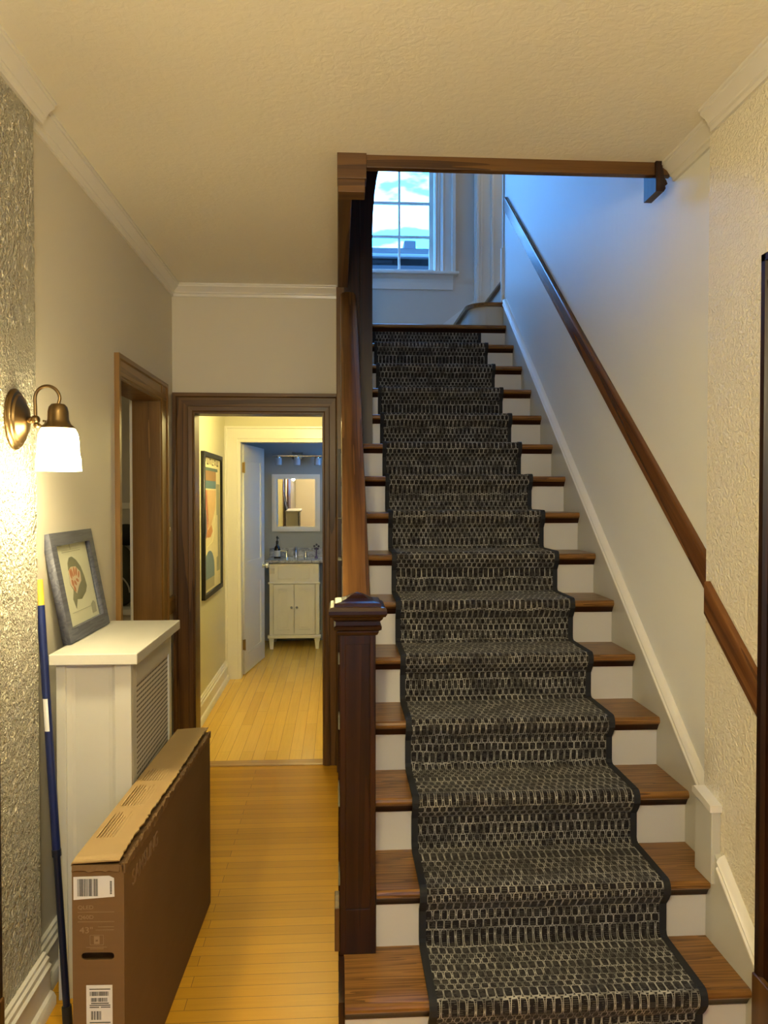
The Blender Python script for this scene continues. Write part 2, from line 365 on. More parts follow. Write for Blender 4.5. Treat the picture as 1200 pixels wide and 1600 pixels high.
struct('baseboard_left', MB().extrude(BB, lambda a, b, t: (XLT+a, t, b), -1.66, YT+0.012), M_TRIM, 'white moulded baseboard under the stippled left wall', 'baseboard', 'auto')
struct('baseboard_recess', MB().extrude(BB, lambda a, b, t: (XL+a, t, b), YT+0.015, 3.38), M_TRIM, 'white baseboard behind the radiator cover', 'baseboard', 'auto')
struct('baseboard_hallway', MB().extrude(BB, lambda a, b, t: (-0.985+a, t, b), DW+0.13, 6.75), M_TRIM, 'white moulded baseboard along the hallway wall', 'baseboard', 'auto')
struct('baseboard_right', MB().extrude(BB, lambda a, b, t: (XRT-a, t, b), -1.66, 1.0), M_TRIM, 'white baseboard on the right near wall', 'baseboard', 'auto')

# ------------------------------------------------------------------ dark casings
def casing_profile_strip(mb, fn, w, d, t0, t1):
    """flat board with raised outer back band and an inner bead; a across (0 outer..w inner), b out of wall"""
    P = [(0, 0), (0, d), (0.020, d), (0.026, d*0.62), (w-0.040, d*0.62), (w-0.036, d*0.85), (w-0.012, d*0.8), (w-0.006, d*0.55), (w, d*0.55), (w, 0)]
    mb.extrude(P, fn, t0, t1)
cas = thing('trim_7', 'dark oak casing around the hallway doorway', 'door casing', (-0.46, DW, 0), kind='structure')
m = MB(); casing_profile_strip(m, lambda a, b, t: (XL+0.004+a, DW-b, t*(2.206-a*0.116/0.125)), 0.125, 0.026, 0, 1); m.build('jamb_casing', W_Z, cas)
m = MB(); casing_profile_strip(m, lambda a, b, t: (0.012-a, DW-b, t*(2.206-a*0.116/0.100)), 0.100, 0.026, 0, 1); m.build('jamb_casing', W_Z, cas)
m = MB(); casing_profile_strip(m, lambda a, b, t: ((XL+0.004+a*0.125/0.116) if t == 0 else (0.012-a*0.1/0.116), DW-b-0.0004, 2.206-a), 0.116, 0.026, 0, 1); m.build('head_casing', W_X, cas)
m = MB().box(-0.844, -0.836, DW-0.008, DW+0.14, 0, 2.09); m.box(-0.092, -0.083, DW-0.008, DW+0.14, 0, 2.09); m.box(-0.844, -0.083, DW-0.008, DW+0.14, 2.086, 2.096)
m.build('jamb', W_Z, cas)
# side doorway casing (left wall)
cas = thing('trim_8', 'golden oak casing around the left doorway beyond the radiator cover', 'door casing', (XL, 3.85, 0), kind='structure')
m = MB(); casing_profile_strip(m, lambda a, b, t: (XL+b, 3.395+a, t), 0.058, 0.022, 0, 2.2235); m.build('jamb_casing', W_G, cas)
m = MB(); casing_profile_strip(m, lambda a, b, t: (XL+b, 4.36-a, t), 0.150, 0.022, 0, 2.2235); m.build('jamb_casing', W_G, cas)
m = MB(); casing_profile_strip(m, lambda a, b, t: (XL+b+0.0005, t, 2.225-a), 0.105, 0.022, 3.3958, 4.3592); m.build('head_casing', W_GY, cas)
m = MB().box(-1.102, XL+0.01, 3.445, 3.453, 0, 2.12); m.box(-1.102, XL+0.01, 4.203, 4.213, 0, 2.12); m.box(-1.102, XL+0.01, 3.445, 4.213, 2.115, 2.126)
m.build('jamb', W_G, cas)
MB().box(-1.118, -1.102, 4.205, 4.30, 0, 2.2, 0.003).build('inner_casing', M_TRIM, cas)
# chair rail stub
struct('trim_9', MB().box(XL, XL+0.018, 4.363, DW, 0.93, 1.03, 0.004), W_GY, 'short dark wood rail between the two doorways', 'rail')
# right and left cased openings near the camera
for nm, X0, sg, lab in (('trim_10', XRT, -1, 'dark wood door casing at the right edge beside the handrail'), ('trim_11', XLT, 1, 'dark wood door casing on the left wall near the camera')):
    yy = 2.072 if sg < 0 else 2.092
    c_ = thing(nm, lab, 'door casing', (X0, yy, 0), kind='structure')
    m = MB(); casing_profile_strip(m, lambda a, b, t: (X0+sg*b, yy-a, t), 0.125, 0.030, 0.25, 2.27); m.build('jamb_casing', W_N, c_)
    MB().box(min(X0, X0+sg*0.036), max(X0, X0+sg*0.036), yy-0.13, yy+(0.004 if sg < 0 else 0.0), 0, 0.262, 0.004).build('plinth_block', W_Z, c_)
    m = MB(); casing_profile_strip(m, lambda a, b, t: (X0+sg*b, t, 2.27-a), 0.11, 0.030, 1.0, yy); m.build('head_casing', W_N, c_)
    MB().box(min(X0, X0+sg*0.012), max(X0, X0+sg*0.012), 1.0, yy-0.12, 0, 2.17).build('door_panel', W_Z, c_)

# white casing of the bathroom door
cas = thing('trim_12', 'white painted casing around the bathroom doorway', 'door casing', (-0.48, 6.775, 0), kind='structure')
WC = [(0, 0), (0, 0.024), (0.016, 0.024), (0.022, 0.014), (0.105, 0.014), (0.112, 0.010), (0.122, 0.010), (0.122, 0)]
for f_ in (lambda a, b, t: (-0.984+a, 6.775-b, t), lambda a, b, t: (0.032-a, 6.775-b, t)):
    MB().extrude(WC, f_, 0, 2.21).build('jamb_casing', M_TRIM, cas)
MB().extrude(WC, lambda a, b, t: (t, 6.7745-b, 2.212-a), -0.984, 0.032).build('head_casing', M_TRIM, cas)
m = MB().box(-0.866, -0.848, 6.77, 6.88, 0, 2.08); m.box(-0.104, -0.086, 6.77, 6.88, 0, 2.08); m.box(-0.866, -0.086, 6.77, 6.88, 2.075, 2.093)
m.build('jamb', M_TRIM, cas)

# ------------------------------------------------------------------ stairwell opening trim
struct('trim_13', MB().box(0.10, 1.235, 2.795, 2.83, 2.79, CE+0.14, 0.003), W_X, 'thin dark wood fascia along the front of the stairwell opening', 'trim')
struct('trim_14', MB().box(0.0, 0.057, 2.86, 4.4465, 2.80, CE+0.17, 0.003), W_Y, 'dark wood fascia along the left of the stairwell opening', 'trim')
m = MB().box(-0.001, 0.104, 2.782, 2.86, 2.744, CE+0.02, 0.002); m.box(0.002, 0.099, 2.786, 2.86, 2.697, 2.744, 0.002)
struct('trim_15', m, W_X, 'stepped dark wood corner block at the left of the stairwell opening', 'trim')
pr = [(1.168, 2.724), (1.198, 2.724), (1.205, 2.735), (1.203, 2.745), (1.212, 2.752), (1.207, 2.765), (1.199, 2.775), (1.196, 2.80), (1.190, 2.815), (1.190, 2.85), (1.168, 2.85)]
struct('trim_16', MB().extrude(pr, lambda a, b, t: (a, t, b), 2.782, 2.895), W_N, 'dark wood carved bracket at the right of the stairwell opening', 'bracket')
# clad wall end beside the stairs
struct('trim_17', MB().box(0.0, 0.14, 4.447, 4.47, 0, TOP), W_N, 'dark panel closing the wall end beside the stairs', 'panel')
struct('trim_18', MB().box(-0.008, 0.038, 4.425, 4.447, 0, 2.80, 0.004), W_Z, 'narrow dark oak corner strip between doorway and stairs', 'trim')
pp = [(0.128, 1.90), (0.199, 1.90), (0.199, 3.10), (0.203, 3.22), (0.212, 3.34), (0.226, 3.44), (0.240, 3.5), (0.240, TOP), (0.128, TOP)]
struct('trim_19', MB().extrude(pp, lambda a, b, t: (a, t, b), 4.43, 4.50), W_N, 'tall dark wood post standing at the wall end on the tenth step', 'post')

# ------------------------------------------------------------------ staircase
st = thing('staircase', 'straight staircase with oak treads and white risers under the runner', 'staircase', (0.6, Y1, 0))
def tread_profile(yn, yb, z):
    th = 0.028
    return [(yb, z), (yn+0.010, z), (yn+0.003, z-0.004), (yn, z-0.012), (yn+0.001, z-0.020), (yn+0.008, z-th), (yb, z-th)]
RB = 0.032
for i in range(1, 16):
    z, yn, yb = NZ(i), NY(i), NY(i+1)+RB+0.01
    xr = 1.18 if i < 3 else 1.225
    spans = [(0.018, xr, yb)]
    if i == 2: spans = [(0.118, xr, yb), (0.018, 0.118, yb), (1.18, 1.225, yb)]
    if i == 10: spans = [(0.200, xr, yb), (0.018, 0.200, 4.424)]
    if i > 10: spans = [(0.200, xr, yb)]
    if i == 15: spans = [(0.200, xr, yn+RB)]
    m = MB(); sc = MB(); rs = MB()
    for (a, b, yk) in spans:
        y0 = yn
        if i == 2 and b < 0.2: y0 = 2.452
        if i == 2 and a > 1: y0 = 2.442
        m.extrude(tread_profile(y0, yk, z), lambda p, q, t: (t, p, q), a, b)
    xa = min(s_[0] for s_ in spans)
    if i == 2: xa = 0.118
    sc.extrude([(yn+0.010, z-0.028), (yn+RB, z-0.028), (yn+RB, z-0.054), (yn+RB-0.006, z-0.054), (yn+0.018, z-0.040)], lambda p, q, t: (t, p, q), xa, xr)
    rs.box(xa, xr, yn+RB, yn+RB+0.012, NZ(i-1)+(0 if i == 1 else -0.02), z-0.028)
    o = m.build('tread', W_T, st)
    sc.build('nosing_moulding', W_NX, o); rs.build('riser', M_RISER, st)
# closed string on the open side
MB().extrude([(Y1+0.02, 0.0), (2.338, 0.0), (2.338, NZ(1)-0.001), (Y1+0.02, NZ(1)-0.001)], lambda a, b, t: (t, a, b), 0.0, 0.0175).build('stringer', W_N, st)
pts = [(2.453, 0.0), (2.453, NZ(2)-0.03)]
for i in range(3, 11):
    pts += [(NY(i)+0.02, NZ(i-1)-0.03), (NY(i)+0.02, NZ(i)-0.03)]
pts += [(4.42, NZ(10)-0.03), (4.42, 0.0)]
MB().extrude(pts, lambda a, b, t: (t, a, b), 0.0, 0.0175).build('stringer', W_N, st)
# wall skirts with moulded caps
def skirt(x0, x1, ya, yb, off):
    p = [(ya, max(0.0, nl(ya)-0.36)), (yb, nl(yb)-0.36), (yb, nl(yb)+off), (ya, nl(ya)+off)]
    return MB().extrude(p, lambda a, b, t: (t, a, b), x0, x1)
def skirtcap(x1, ya, yb, off):
    P = [(0, 0), (-0.022, 0), (-0.028, 0.006), (-0.028, 0.014), (-0.022, 0.020), (-0.026, 0.034), (-0.018, 0.046), (-0.008, 0.052), (0, 0.056)]
    return MB().extrude(P, lambda a, b, t: (x1+a, t, nl(t)+off-0.03+b), ya, yb)
sk = thing('trim_20', 'white skirt board with moulded cap climbing the right stair wall', 'skirt board', (XR, YT, 0), kind='structure')
skirt(1.2255, XR, YT+0.002, 5.66, 0.115).build('board', M_WHITE, sk); skirtcap(XR, YT+0.002, 5.66, 0.118).build('cap_moulding', M_TRIM, sk, 'auto')
sk = thing('trim_21', 'short lower white skirt board beside the bottom two steps', 'skirt board', (XRT, 2.2, 0), kind='structure')
skirt(1.1805, XRT, 2.078, YT-0.001, 0.115).build('board', M_WHITE, sk); skirtcap(XRT, 2.078, 2.30, 0.118).build('cap_moulding', M_TRIM, sk, 'auto')
sk = thing('trim_22', 'white plinth block where the two stair skirt boards meet', 'plinth block', (XRT, 2.36, 0.4), kind='structure')
MB().box(1.170, XRT, 2.325, YT-0.002, 0.382, 0.614, 0.003).build('block', M_WHITE, sk)
MB().extrude([(-0.004, 0.0), (0.142, 0.026), (0.142, 0.050), (0.128, 0.056), (-0.004, 0.028)], lambda a, b, t: (t, 2.322+a*0.86, 0.612+b*0.8), 1.162, XRT).build('cap', M_TRIM, sk)

# upper flight turning right at the landing
uf = thing('upper_staircase', 'winding upper steps with white risers at the right of the landing', 'staircase', (1.0, 5.7, 2.85))
arc = [(1.225, 5.665)]
R_ = 0.16
for k in range(9):
    a = PI/2*k/8
    arc.append((0.965+R_-R_*math.sin(a), 5.665+R_-R_*math.cos(a)))
arc += [(0.965, 6.745)]
def poly_xy(pts, ins): return pts
inner = [(1.225, 5.690)]
for k in range(9):
    a = PI/2*k/8; r2 = R_-0.025
    inner.append((0.99+r2-r2*math.sin(a), 5.69+r2-r2*math.cos(a)))
inner += [(0.99, 6.745)]
MB().extrude(inner + [(1.5, 6.745), (1.5, 5.722), (1.225, 5.722)], lambda a, b, t: (a, b, t), 2.85, 3.012).build('riser', M_WHITE, uf)
MB().extrude(arc + [(1.26, 6.745), (1.26, 5.722), (1.225, 5.722)], lambda a, b, t: (a, b, t), 3.012, 3.04).build('tread', W_T, uf)
for k in range(1, 6):
    x0 = 1.225 + (k-1)*0.25
    MB().box(x0+0.028, x0+0.30, 5.724, 6.745, 2.85, 3.012+0.19*k).build('riser', M_WHITE, uf)
    MB().box(x0, x0+0.285, 5.724, 6.745, 3.012+0.19*k, 3.04+0.19*k, 0.008).build('tread', W_T, uf)
MB().extrude([(0.93, 2.85), (0.93, 3.12), (1.45, 3.52), (2.4, 4.25), (2.4, 2.85)], lambda a, b, t: (a, t, b), 6.731, 6.749).build('skirt_board', M_TRIM, uf)
struct('trim_23', MB().box(1.232, 1.262, 5.715, 5.742, 3.10, TOP, 0.004).box(1.222, 1.27, 5.712, 5.75, 3.04, 3.46, 0.003), M_TRIM, 'white corner strip at the top end of the stair wall', 'trim')
m = MB().box(1.20, 1.265, 6.715, 6.75, 3.0, TOP, 0.006); m.box(1.212, 1.238, 6.705, 6.72, 3.0, TOP, 0.004); m.box(1.265, 1.60, 6.735, 6.75, 3.0, TOP); m.box(1.345, 1.37, 6.722, 6.75, 3.0, TOP, 0.006); m.box(1.46, 1.5, 6.715, 6.75, 3.0, TOP, 0.006)
struct('trim_24', m, M_TRIM, 'white vertical panelling right of the landing window', 'trim')

# ------------------------------------------------------------------ landing window
win = thing('window_1', 'white paned window above the stair landing', 'window', (0.4, LW, WZ0), kind='structure')
holes = []
nx, nz = 3, 5
pw = (WX1-WX0-0.05)/nx; ph = 0.296
zs = [WZ0+0.018]
for k in range(nz): zs.append(zs[-1]+ph)
for a in range(nx):
    for b in range(nz):
        x0 = WX0+0.025+a*pw+0.009; x1 = x0+pw-0.018
        holes.append([(x0, zs[b]+0.009), (x1, zs[b]+0.009), (x1, zs[b+1]-0.009), (x0, zs[b+1]-0.009)])
m = MB().plate([(WX0, WZ0), (WX1, WZ0), (WX1, WZ1), (WX0, WZ1)], holes, lambda a, b, c: (a, LW+0.09+c, b), -0.018, 0.018)
m.build('sash', M_TRIM, win)
MB().box(WX0+0.02, WX1-0.02, LW+0.088, LW+0.092, WZ0+0.01, WZ1-0.02).build('pane', M_GLASS, win)
m = MB()
CW = 0.185
P = [(0, 0), (0, 0.020), (0.012, 0.030), (0.022, 0.020), (0.040, 0.026), (0.052, 0.018), (0.075, 0.034), (0.080, 0.024), (0.150, 0.024), (0.158, 0.040), (CW, 0.040), (CW, 0)]
for sg, xo in ((1, WX1), (-1, WX0)):
    MB().extrude(P, lambda a, b, t: (xo+sg*a, LW-b, t), WZ0-0.02, WZ1+0.1).build('side_casing', M_TRIM, win, 'auto')
MB().box(WX0-CW, WX1+CW, LW-0.04, LW, WZ1, WZ1+0.15, 0.006).build('head_casing', M_TRIM, win)
MB().box(WX0-CW-0.02, WX1+CW+0.025, LW-0.075, LW+0.08, 3.535, 3.562, 0.006).build('sill', M_TRIM, win)
MB().box(WX0, WX1, LW+0.0, LW+0.10, 3.562, WZ0+0.001).build('inner_sill', M_TRIM, win)
MB().extrude([(0, 3.415), (0.012, 3.415), (0.018, 3.44), (0.026, 3.47), (0.026, 3.50), (0.040, 3.52), (0.040, 3.535), (0, 3.535)], lambda a, b, t: (t, LW-a, b), WX0-CW, WX1+CW-0.02).build('apron', M_TRIM, win)

m = MB().plate([(5.72, 4.0), (6.55, 4.0), (6.55, 4.6), (5.72, 4.6)], [[(5.77+0.375*a, 4.05), (6.125+0.375*a, 4.05), (6.125+0.375*a, 4.55), (5.77+0.375*a, 4.55)] for a in range(2)], lambda a, b, c: (-0.53+c, a, b), -0.02, 0.02)
w3 = struct('fill_window', m, M_TRIM, 'unseen window added at the left end of the landing to light it', 'window')  # unseen window added to bring more daylight onto the landing
MB().box(-0.532, -0.528, 5.74, 6.53, 4.02, 4.58).build('pane', M_GLASS, w3)

# neighbour house beyond the window
nh = thing('neighbour_house', 'neighbouring house roof seen through the landing window', 'house', (0, 14, 0))
t = NT('roof_shingles'); v = t.coords((1, 1, 1))
b_ = t.n('TexBrick'); t.l(v, b_.inputs['Vector']); b_.inputs['Scale'].default_value = 1; b_.inputs['Brick Width'].default_value = 0.5; b_.inputs['Row Height'].default_value = 0.22
b_.inputs['Color1'].default_value = (0.030, 0.029, 0.032, 1); b_.inputs['Color2'].default_value = (0.012, 0.0115, 0.013, 1); b_.inputs['Mortar'].default_value = (0.006, 0.006, 0.007, 1); b_.inputs['Mortar Size'].default_value = 0.015
t.set(Base_Color=b_.outputs['Color'], Roughness=0.9, Specular_IOR_Level=0.05)
MB().extrude([(13.5, 5.82), (18.4, 7.52), (23.3, 5.82)], lambda a, b, t_: (t_, a, b), -9, 11).build('roof', t.m, nh)
MB().box(-8.6, 10.6, 14.1, 22.5, -0.2, 5.9).build('wall', plain('grey_siding', (0.07, 0.07, 0.08), 0.7), nh)
MB().box(-9, 11, 13.40, 13.52, 5.76, 5.82, 0.02).build('gutter', plain('gutter_white', (0.08, 0.08, 0.085), 0.5), nh)
MB().box(1.55, 1.83, 18.0, 18.5, 7.3, 7.58, 0.03).build('vent', plain('vent_grey', (0.025, 0.025, 0.03), 0.6), nh)
struct('ground', MB().box(-40, 40, 9, 60, -0.3, -0.2), plain('lawn', (0.09, 0.11, 0.06), 0.9), 'ground outside below the neighbouring house', 'ground')

# ------------------------------------------------------------------ stair runner
def runner_path():
    c = 0.011; P = [(Y1+RB-c, 0.004)]
    for i in range(1, 16):
        z, yn = NZ(i), NY(i)
        P.append((yn+RB-c, z-0.075))
        if i == 15:
            P.append((yn+RB-c, z-0.056)); break
        P += [(yn+0.012-c, z-0.050), (yn-c, z-0.030), (yn-c-0.001, z-0.012)]
        for k in range(1, 5):
            a = PI/2*k/4; r = 0.020
            P.append((yn-c+r-r*math.cos(a), z-0.010+(0.010+c)*math.sin(a)))
        P.append((NY(i+1)+RB-c-0.016, z+c))
        P.append((NY(i+1)+RB-c-0.005, z+c+0.005)); P.append((NY(i+1)+RB-c, z+c+0.018))
    out = [P[0]]
    for q in P[1:]:
        p = out[-1]; L = math.hypot(q[0]-p[0], q[1]-p[1]); n = max(1, int(L/0.02))
        for k in range(1, n+1): out.append((p[0]+(q[0]-p[0])*k/n, p[1]+(q[1]-p[1])*k/n))
    return out
PATH = runner_path()
def ribbon(name, x0, x1, mat, parent, up=0.0, th=0.008, nx=1, wob=0.0):
    bm = bmesh.new(); uv = bm.loops.layers.uv.new('UVMap')
    N = []; s = [0.0]
    for k, p in enumerate(PATH):
        a = PATH[max(0, k-1)]; b = PATH[min(len(PATH)-1, k+1)]
        t = Vector((b[0]-a[0], b[1]-a[1])).normalized(); N.append(Vector((-t.y, t.x)))
        if k: s.append(s[-1] + math.hypot(p[0]-PATH[k-1][0], p[1]-PATH[k-1][1]))
    def pt(k, x, off):
        return (x, PATH[k][0]+N[k].x*off, PATH[k][1]+N[k].y*off)
    rows = []
    for k in range(len(PATH)):
        w_ = wob*math.sin(s[k]*2.1+x0*7)
        prof = [(x0, -th), (x0, up), (x1, up), (x1, -th)]
        rows.append([bm.verts.new(pt(k, a+w_, o_)) for a, o_ in prof])
    xs = [x0-0.01, x0, x1, x1+0.01]
    for k in range(len(PATH)-1):
        for j in range(4):
            j2 = (j+1) % 4
            f = bm.faces.new((rows[k][j], rows[k][j2], rows[k+1][j2], rows[k+1][j]))
            for lp, (kk, jj) in zip(f.loops, ((k, j), (k, j2), (k+1, j2), (k+1, j))): lp[uv].uv = (xs[jj], s[kk])
    bm.faces.new(rows[0][::-1]); bm.faces.new(rows[-1])
    bmesh.ops.recalc_face_normals(bm, faces=bm.faces)
    me = bpy.data.meshes.new(name); 
    me_inv = mat_of(parent).inverted()
    bm.to_mesh(me); bm.free(); me.transform(me_inv); me.materials.append(mat)
    o = bpy.data.objects.new(name, me); COL.objects.link(o); o.parent = parent; MATS_OF[o.name] = mat_of(parent)
    return o
def carpet_mat():
    t = NT('woven_runner')
    uvn = t.n('UVMap'); sp = t.n('SeparateXYZ'); t.l(uvn.outputs[0], sp.inputs[0])
    U, V = sp.outputs[0], sp.outputs[1]
    comb = t.n('CombineXYZ'); t.l(U, comb.inputs[0]); t.l(V, comb.inputs[1])
    wob = t.noise(comb.outputs[0], 9.0, 2)
    # uneven row heights: the vertical coordinate is warped so tall and short rows alternate
    Vw = t.math('ADD', V, t.math('MULTIPLY', t.math('SINE', t.math('MULTIPLY', V, 47.0)), 0.0085))
    Vw = t.math('ADD', Vw, t.math('MULTIPLY', t.math('SINE', t.math('MULTIPLY', V, 19.0)), 0.012))
    Vw = t.math('ADD', Vw, t.math('MULTIPLY', wob, 0.014))
    r = t.math('DIVIDE', Vw, 0.034); row = t.math('FLOOR', r); fv = t.math('FRACT', r)
    par = t.math('MULTIPLY', t.math('MODULO', row, 2.0), 0.5)
    u = t.math('ADD', t.math('DIVIDE', U, 0.0246), par)
    u = t.math('ADD', u, t.math('MULTIPLY', t.math('SUBTRACT', wob, 0.5), 0.40))
    uu = t.math('ABSOLUTE', t.math('SUBTRACT', t.math('FRACT', u), 0.5))
    q = t.math('ABSOLUTE', t.math('SUBTRACT', t.math('MULTIPLY', fv, 2.0), 1.0))
    q4 = t.math('POWER', q, 5.0)
    wn = t.n('TexWhiteNoise'); wn.noise_dimensions = '1D'; t.l(row, wn.inputs['W'])
    a0 = t.math('ADD', 0.345, t.math('MULTIPLY', wn.outputs['Value'], 0.125))
    a = t.math('SUBTRACT', a0, t.math('MULTIPLY', q4, 0.15))
    d = t.math('ABSOLUTE', t.math('SUBTRACT', uu, a))
    line = t.math('LESS_THAN', d, 0.050)
    cap = t.math('MULTIPLY', t.math('LESS_THAN', uu, a), t.math('GREATER_THAN', q, 0.88))
    strip = t.math('GREATER_THAN', uu, a)
    bar = t.math('MULTIPLY', strip, t.math('LESS_THAN', q, 0.12))
    thr = t.math('GREATER_THAN', t.math('SINE', t.math('MULTIPLY', V, 2*PI/0.0056)), 0.35)
    rung = t.math('MULTIPLY', strip, thr)
    pat = t.math('MINIMUM', t.math('ADD', t.math('ADD', line, cap), t.math('ADD', bar, t.math('MULTIPLY', rung, 0.22))), 1.0)
    seg = t.noise(comb.outputs[0], 55.0, 1)
    th = t.math('MULTIPLY', t.math('GREATER_THAN', t.math('SINE', t.math('MULTIPLY', V, 2*PI/0.0056)), 0.6), t.math('GREATER_THAN', seg, 0.50))
    patch = t.noise(comb.outputs[0], 17.0, 3, 0.6)
    fz = t.noise(comb.outputs[0], 900.0, 2)
    cream = t.mix(t.ramp(patch, [(0.38, (0, 0, 0)), (0.62, (1, 1, 1))]), (0.10, 0.10, 0.098), (0.54, 0.53, 0.48))
    cream = t.mix(t.math('MULTIPLY', fz, 0.5), cream, (0.16, 0.145, 0.12))
    dark = t.mix(t.noise(comb.outputs[0], 40.0, 2), (0.006, 0.006, 0.010), (0.022, 0.017, 0.018))
    dark = t.mix(t.math('MULTIPLY', th, 0.5), dark, (0.17, 0.16, 0.14))
    c = t.mix(pat, dark, cream)
    t.set(Base_Color=c, Roughness=0.95, Specular_IOR_Level=0.15, Sheen_Weight=0.1)
    h = t.math('ADD', pat, t.math('MULTIPLY', fz, 0.6)); t.bump(h, 0.6, 0.002)
    return t.m
rn = thing('stair_runner', 'dark patterned woven carpet runner down the middle of the stairs', 'carpet runner', (0.65, Y1, 0))
RX0, RX1 = 0.252, 1.045
ribbon('field', RX0+0.02, RX1-0.02, carpet_mat(), rn)
M_BIND = plain('black_binding', (0.010, 0.011, 0.016), 0.8)
ribbon('binding', RX0, RX0+0.022, M_BIND, rn, 0.0025); ribbon('binding', RX1-0.022, RX1, M_BIND, rn, 0.0025)

# ------------------------------------------------------------------ newel and left balustrade
nw = thing('newel_post', 'square dark wood newel post with pyramid cap at the stair foot', 'newel post', (0.06, 2.395, 0.19))
cx, cy = 0.060, 2.396
m = MB().box(cx-0.050, cx+0.050, cy-0.050, cy+0.050, 0.19, 1.19)
for sx in (-1, 1):
    for sy in (-1, 1):
        xa, xb = sorted((cx+sx*0.037, cx+sx*0.055)); ya, yb = sorted((cy+sy*0.037, cy+sy*0.055))
        m.box(xa, xb, ya, yb, 0.19, 1.19, 0.002)
for (za, zb) in ((0.19, 0.33), (1.15, 1.19)):
    m.box(cx-0.0545, cx+0.0545, cy-0.0545, cy+0.0545, za, zb, 0.001)
m.build('shaft', W_N, nw)
m = MB().sqstack([(0.055, 1.178), (0.060, 1.180), (0.064, 1.188), (0.064, 1.192), (0.072, 1.197), (0.073, 1.206), (0.067, 1.210), (0.067, 1.222), (0.074, 1.228), (0.078, 1.236), (0.084, 1.238), (0.088, 1.246), (0.088, 1.256), (0.083, 1.266), (0.074, 1.268)], cx, cy)
m.build('cap_moulding', W_NX, nw)
m = MB().sqstack([(0.0715, 1.268), (0.0715, 1.276), (0.068, 1.278), (0.050, 1.281), (0.034, 1.288), (0.020, 1.297), (0.009, 1.302), (0.002, 1.304)], cx, cy)
m.build('pyramid_cap', W_NX, nw)
MB().box(-0.012, 0.004, 2.341, 2.451, 0.20, 0.335, 0.003).build('base_moulding', W_Z, nw)

hr = thing('stair_balustrade', 'oak handrail with square balusters rising from the newel post', 'handrail', (0.06, 2.45, 0.38))
RP = [(-0.030, 0), (0.030, 0), (0.033, 0.010), (0.043, 0.016), (0.046, 0.030), (0.043, 0.046), (0.030, 0.058), (0, 0.062), (-0.030, 0.058), (-0.043, 0.046), (-0.046, 0.030), (-0.043, 0.016), (-0.033, 0.010)]
UO = 0.735
MB().extrude(RP, lambda a, b, t: (cx+a, t, nl(t)+UO+b), 2.487, 4.424).build('rail', W_S, hr, 'auto')
for i in range(2, 10):
    for k in (0.06, 0.185):
        y = NY(i)+k
        if y < 2.50 or y > 4.38: continue
        zt = nl(y)+UO-0.006
        MB().extrude([(-0.014, -0.014), (0.014, -0.014), (0.014, 0.014), (-0.014, 0.014)], lambda a, b, t: (cx+a, y+b, (NZ(i)+0.0005) if t == 0 else zt+b*0.768), 0, 1).build('baluster', W_N, hr)

# right handrails
RO = 0.905; RH = 0.110
def wallrail(name, lab, x0, x1, ya, yb):
    P = [(x0+0.003, -RH), (x1, -RH), (x1, 0), (x0+0.006, 0), (x0+0.001, -0.004), (x0, -0.012), (x0, -RH+0.006)]
    o = MB().extrude(P, lambda a, b, t: (a, t, nl(t)+RO+b), ya, yb).build(name, W_R)
    return tag(o, lab, 'handrail')
wallrail('wall_handrail', 'long upper dark wood handrail along the smooth stair wall', 1.222, XR-0.001, 2.443, 5.62)
wallrail('wall_handrail', 'short lower wood handrail on the stippled wall at right edge', 1.178, XRT-0.001, 2.075, 2.405)

# ------------------------------------------------------------------ radiator cover
CT = 1.11
rc = thing('radiator_cover', 'white wooden radiator cover with perforated grille against the left wall', 'radiator cover', (-0.77, 2.77, 0))
MB().box(-0.900, -0.629, 2.44, 3.096, CT-0.035, CT, 0.003).build('top', M_WHITE, rc)
bx0, bx1, by0, by1, bz = -0.888, -0.655, 2.466, 3.075, CT-0.035
m = MB()
m.box(bx0, bx0+0.03, by0, by0+0.02, 0, bz, 0.002); m.box(bx1-0.052, bx1, by0, by0+0.02, 0, bz, 0.002)
m.extrude([(bx0+0.03, 0.006), (bx0+0.045, 0.012), (bx0+0.055, 0.014), (bx1-0.075, 0.014), (bx1-0.062, 0.010), (bx1-0.052, 0.004), (bx1-0.052, 0.020), (bx0+0.03, 0.020)], lambda a, b, t: (a, by0+b, t), 0, bz)
m.build('end_panel', M_WHITE, rc)
m = MB().box(bx1-0.02, bx1, by0+0.02, by0+0.065, 0, bz, 0.001); m.box(bx1-0.02, bx1, by1-0.06, by1, 0, bz, 0.001)
m.box(bx1-0.02, bx1, by0+0.065, by1-0.06, 0.995, bz); m.box(bx1-0.02, bx1, by0+0.065, by1-0.06, 0, 0.12)
m.box(bx0, bx1, by1-0.02, by1, 0, bz)
m.build('front_frame', M_WHITE, rc)
t = NT('perforated_sheet'); v = t.coords(); sp = t.n('SeparateXYZ'); t.l(v, sp.inputs[0])
hy = t.math('ABSOLUTE', t.math('SUBTRACT', t.math('FRACT', t.math('DIVIDE', sp.outputs[1], 0.0125)), 0.5))
hz = t.math('ABSOLUTE', t.math('SUBTRACT', t.math('FRACT', t.math('DIVIDE', sp.outputs[2], 0.0170)), 0.5))
hole = t.math('MULTIPLY', t.math('LESS_THAN', hy, 0.33), t.math('LESS_THAN', hz, 0.19))
t.set(Base_Color=t.mix(hole, (0.66, 0.62, 0.55), (0.03, 0.022, 0.014)), Roughness=0.5, Specular_IOR_Level=t.math('SUBTRACT', 0.5, t.math('MULTIPLY', hole, 0.5)))
t.bump(t.math('SUBTRACT', 1.0, hole), 0.5, 0.002)
MB().box(bx1-0.014, bx1-0.007, by0+0.06, by1-0.055, 0.11, 1.0).build('grille', t.m, rc)

